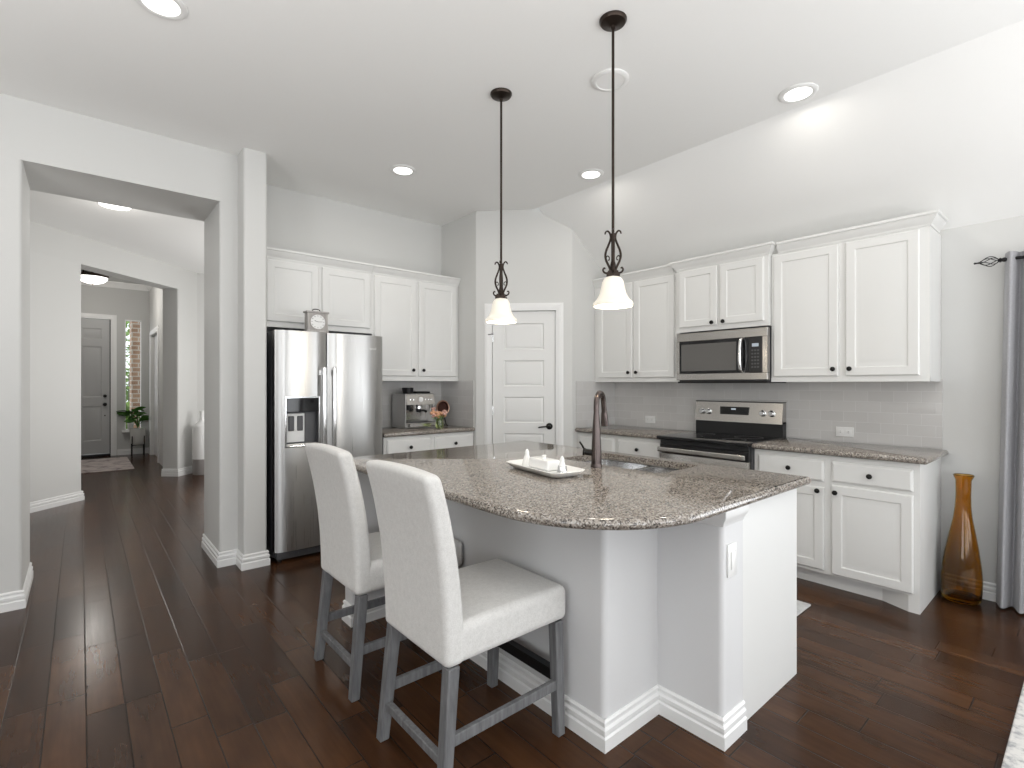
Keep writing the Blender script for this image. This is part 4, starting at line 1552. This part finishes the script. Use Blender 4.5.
# ------------------------------------------------------------------ hall and foyer things
t = thing('floor_bottle', 'tall white and grey ceramic bottle on the hall floor behind the column', 'vase', (1.405, 8.90, .001))
finish('bottle', lathe(B(), [(.128, .235), (.130, .30), (.130, .72), (.120, .745), (.075, .775), (.045, .80), (.034, .83), (.031, .93), (.035, .955), (.030, .96), (.026, .94), (0, .93)], seg=32), M['ceramic'], t)
finish('grey_foot', lathe(B(), [(0, 0), (.118, 0), (.126, .03), (.128, .235)], seg=32), M['greyceramic'], t)

def leaf(bm, base, d, L, w, roll=0):
    d = d.normalized()
    s = d.cross(Vector((0, 0, 1)))
    s = s.normalized() if s.length > .01 else Vector((1, 0, 0))
    s = Matrix.Rotation(roll, 3, d) @ s
    up = s.cross(d).normalized()
    cols = []
    for i in range(6):
        u = i / 5
        c = base + d * L * u + up * (-.35 * L * u * u + .04 * L * sin(pi * u))
        ww = w * sin(pi * min(1, u * .93 + .05)) ** .8
        cols.append((bm.verts.new(c + s * ww + up * w * .25), bm.verts.new(c), bm.verts.new(c - s * ww + up * w * .25), bm.verts.new(c - up * .003)))
    for a, b in zip(cols, cols[1:]):
        bm.faces.new((a[0], a[1], b[1], b[0])); bm.faces.new((a[1], a[2], b[2], b[1]))
        bm.faces.new((a[0], b[0], b[3], a[3])); bm.faces.new((a[2], a[3], b[3], b[2]))

def plant(name, label, loc, n, L, h, seed, spread=.06, lim=(-1, 1, -1, 1)):
    rn = random.Random(seed)
    t = thing(name, label, 'plant', loc, 0, 'plants by the front door')
    for i in range(n):
        a = 2 * pi * i / n + rn.uniform(-.3, .3)
        hh = h * rn.uniform(.45, 1.0)
        top = Vector((spread * cos(a) * rn.uniform(.5, 1.3), spread * sin(a) * rn.uniform(.4, 1.2), hh))
        bm = B()
        d = Vector((cos(a), sin(a), rn.uniform(.1, .9)))
        leaf(bm, top, d, L * rn.uniform(.75, 1.1), L * .27, rn.uniform(-.9, .9))
        for v in bm.verts:
            v.co.x = min(max(v.co.x, lim[0]), lim[1]); v.co.y = min(max(v.co.y, lim[2]), lim[3])
        lf = finish('leaf', bm, M['leaf'], t, 60)
        finish('stem', tube(B(), [(0, 0, .0), (top.x * .5, top.y * .5, hh * .6), tuple(top)], .004, 6), M['leaf'], lf)
    return t
t = plant('potted_plant', 'leafy plant in a white pot on the sill of the narrow window', (.735, FY - .052, WZ0 + .155), 18, .19, .24, 5, .04, (-.25, .25, -.11, .045))
finish('pot', lathe(B(), [(0, -.153), (.040, -.153), (.052, -.02), (.055, .0), (.047, .0), (.044, -.02), (0, -.03)], seg=24), M['ceramic'], t)
t = plant('potted_plant', 'leafy plant in a grey planter on black legs by the front door', (.835, 12.02, .52), 18, .18, .26, 9, .06, (-.3, .17, -.3, .10))
finish('pot', lathe(B(), [(0, -.31), (.085, -.31), (.115, -.27), (.125, -.05), (.128, .0), (.116, .0), (.112, -.03), (0, -.05)], seg=28), M['concrete'], t)
for k in range(4):
    a = pi / 4 + pi / 2 * k
    bm = B()
    tube(bm, [(.132 * cos(a), .132 * sin(a), -.519), (.132 * cos(a), .132 * sin(a), -.14)], .008, 8)
    tube(bm, [(.132 * cos(a), .132 * sin(a), -.318), (0, 0, -.318)], .006, 6)
    finish('stand_leg', bm, M['blackmetal'], t)

# outside the sidelight: brick porch pier, shrub, paving
o = finish('porch_pier', box(B(), .795, 1.35, 12.95, 13.5, -.1, 3.6), M['brick'])
tag(o, 'tan brick porch pier seen through the narrow window', 'pier')
o = struct('floor_porch', box(B(), -3, 4, 12.5, 17, -.2, -.1), M['concrete'])
sh = thing('garden_shrub', 'bright green shrub seen through the narrow window', 'shrub', (.9, 15.2, -.1))
bm = B()
rn = random.Random(21)
for i in range(1300):
    q = Vector((rn.gauss(0, 1), rn.gauss(0, 1), rn.gauss(0, 1))).normalized()
    c = Vector((q.x * .8 * rn.uniform(.6, 1), q.y * .7 * rn.uniform(.6, 1), 1.75 + q.z * 1.45 * rn.uniform(.6, 1)))
    leaf(bm, c, Vector((q.x, q.y, q.z * .6 + rn.uniform(-.3, .3))), .16, .05)
finish('foliage', bm, M['leaf2'], sh, 60, weld=False)
bm = B()
for k in range(4):
    a = 2 * pi * k / 4
    tube(bm, [(.05 * cos(a), .05 * sin(a), 0), (.12 * cos(a), .12 * sin(a), .6), (.3 * cos(a), .3 * sin(a), 1.7)], [.03, .025, .012], 8)
finish('trunk', bm, M['rawwood'], sh)
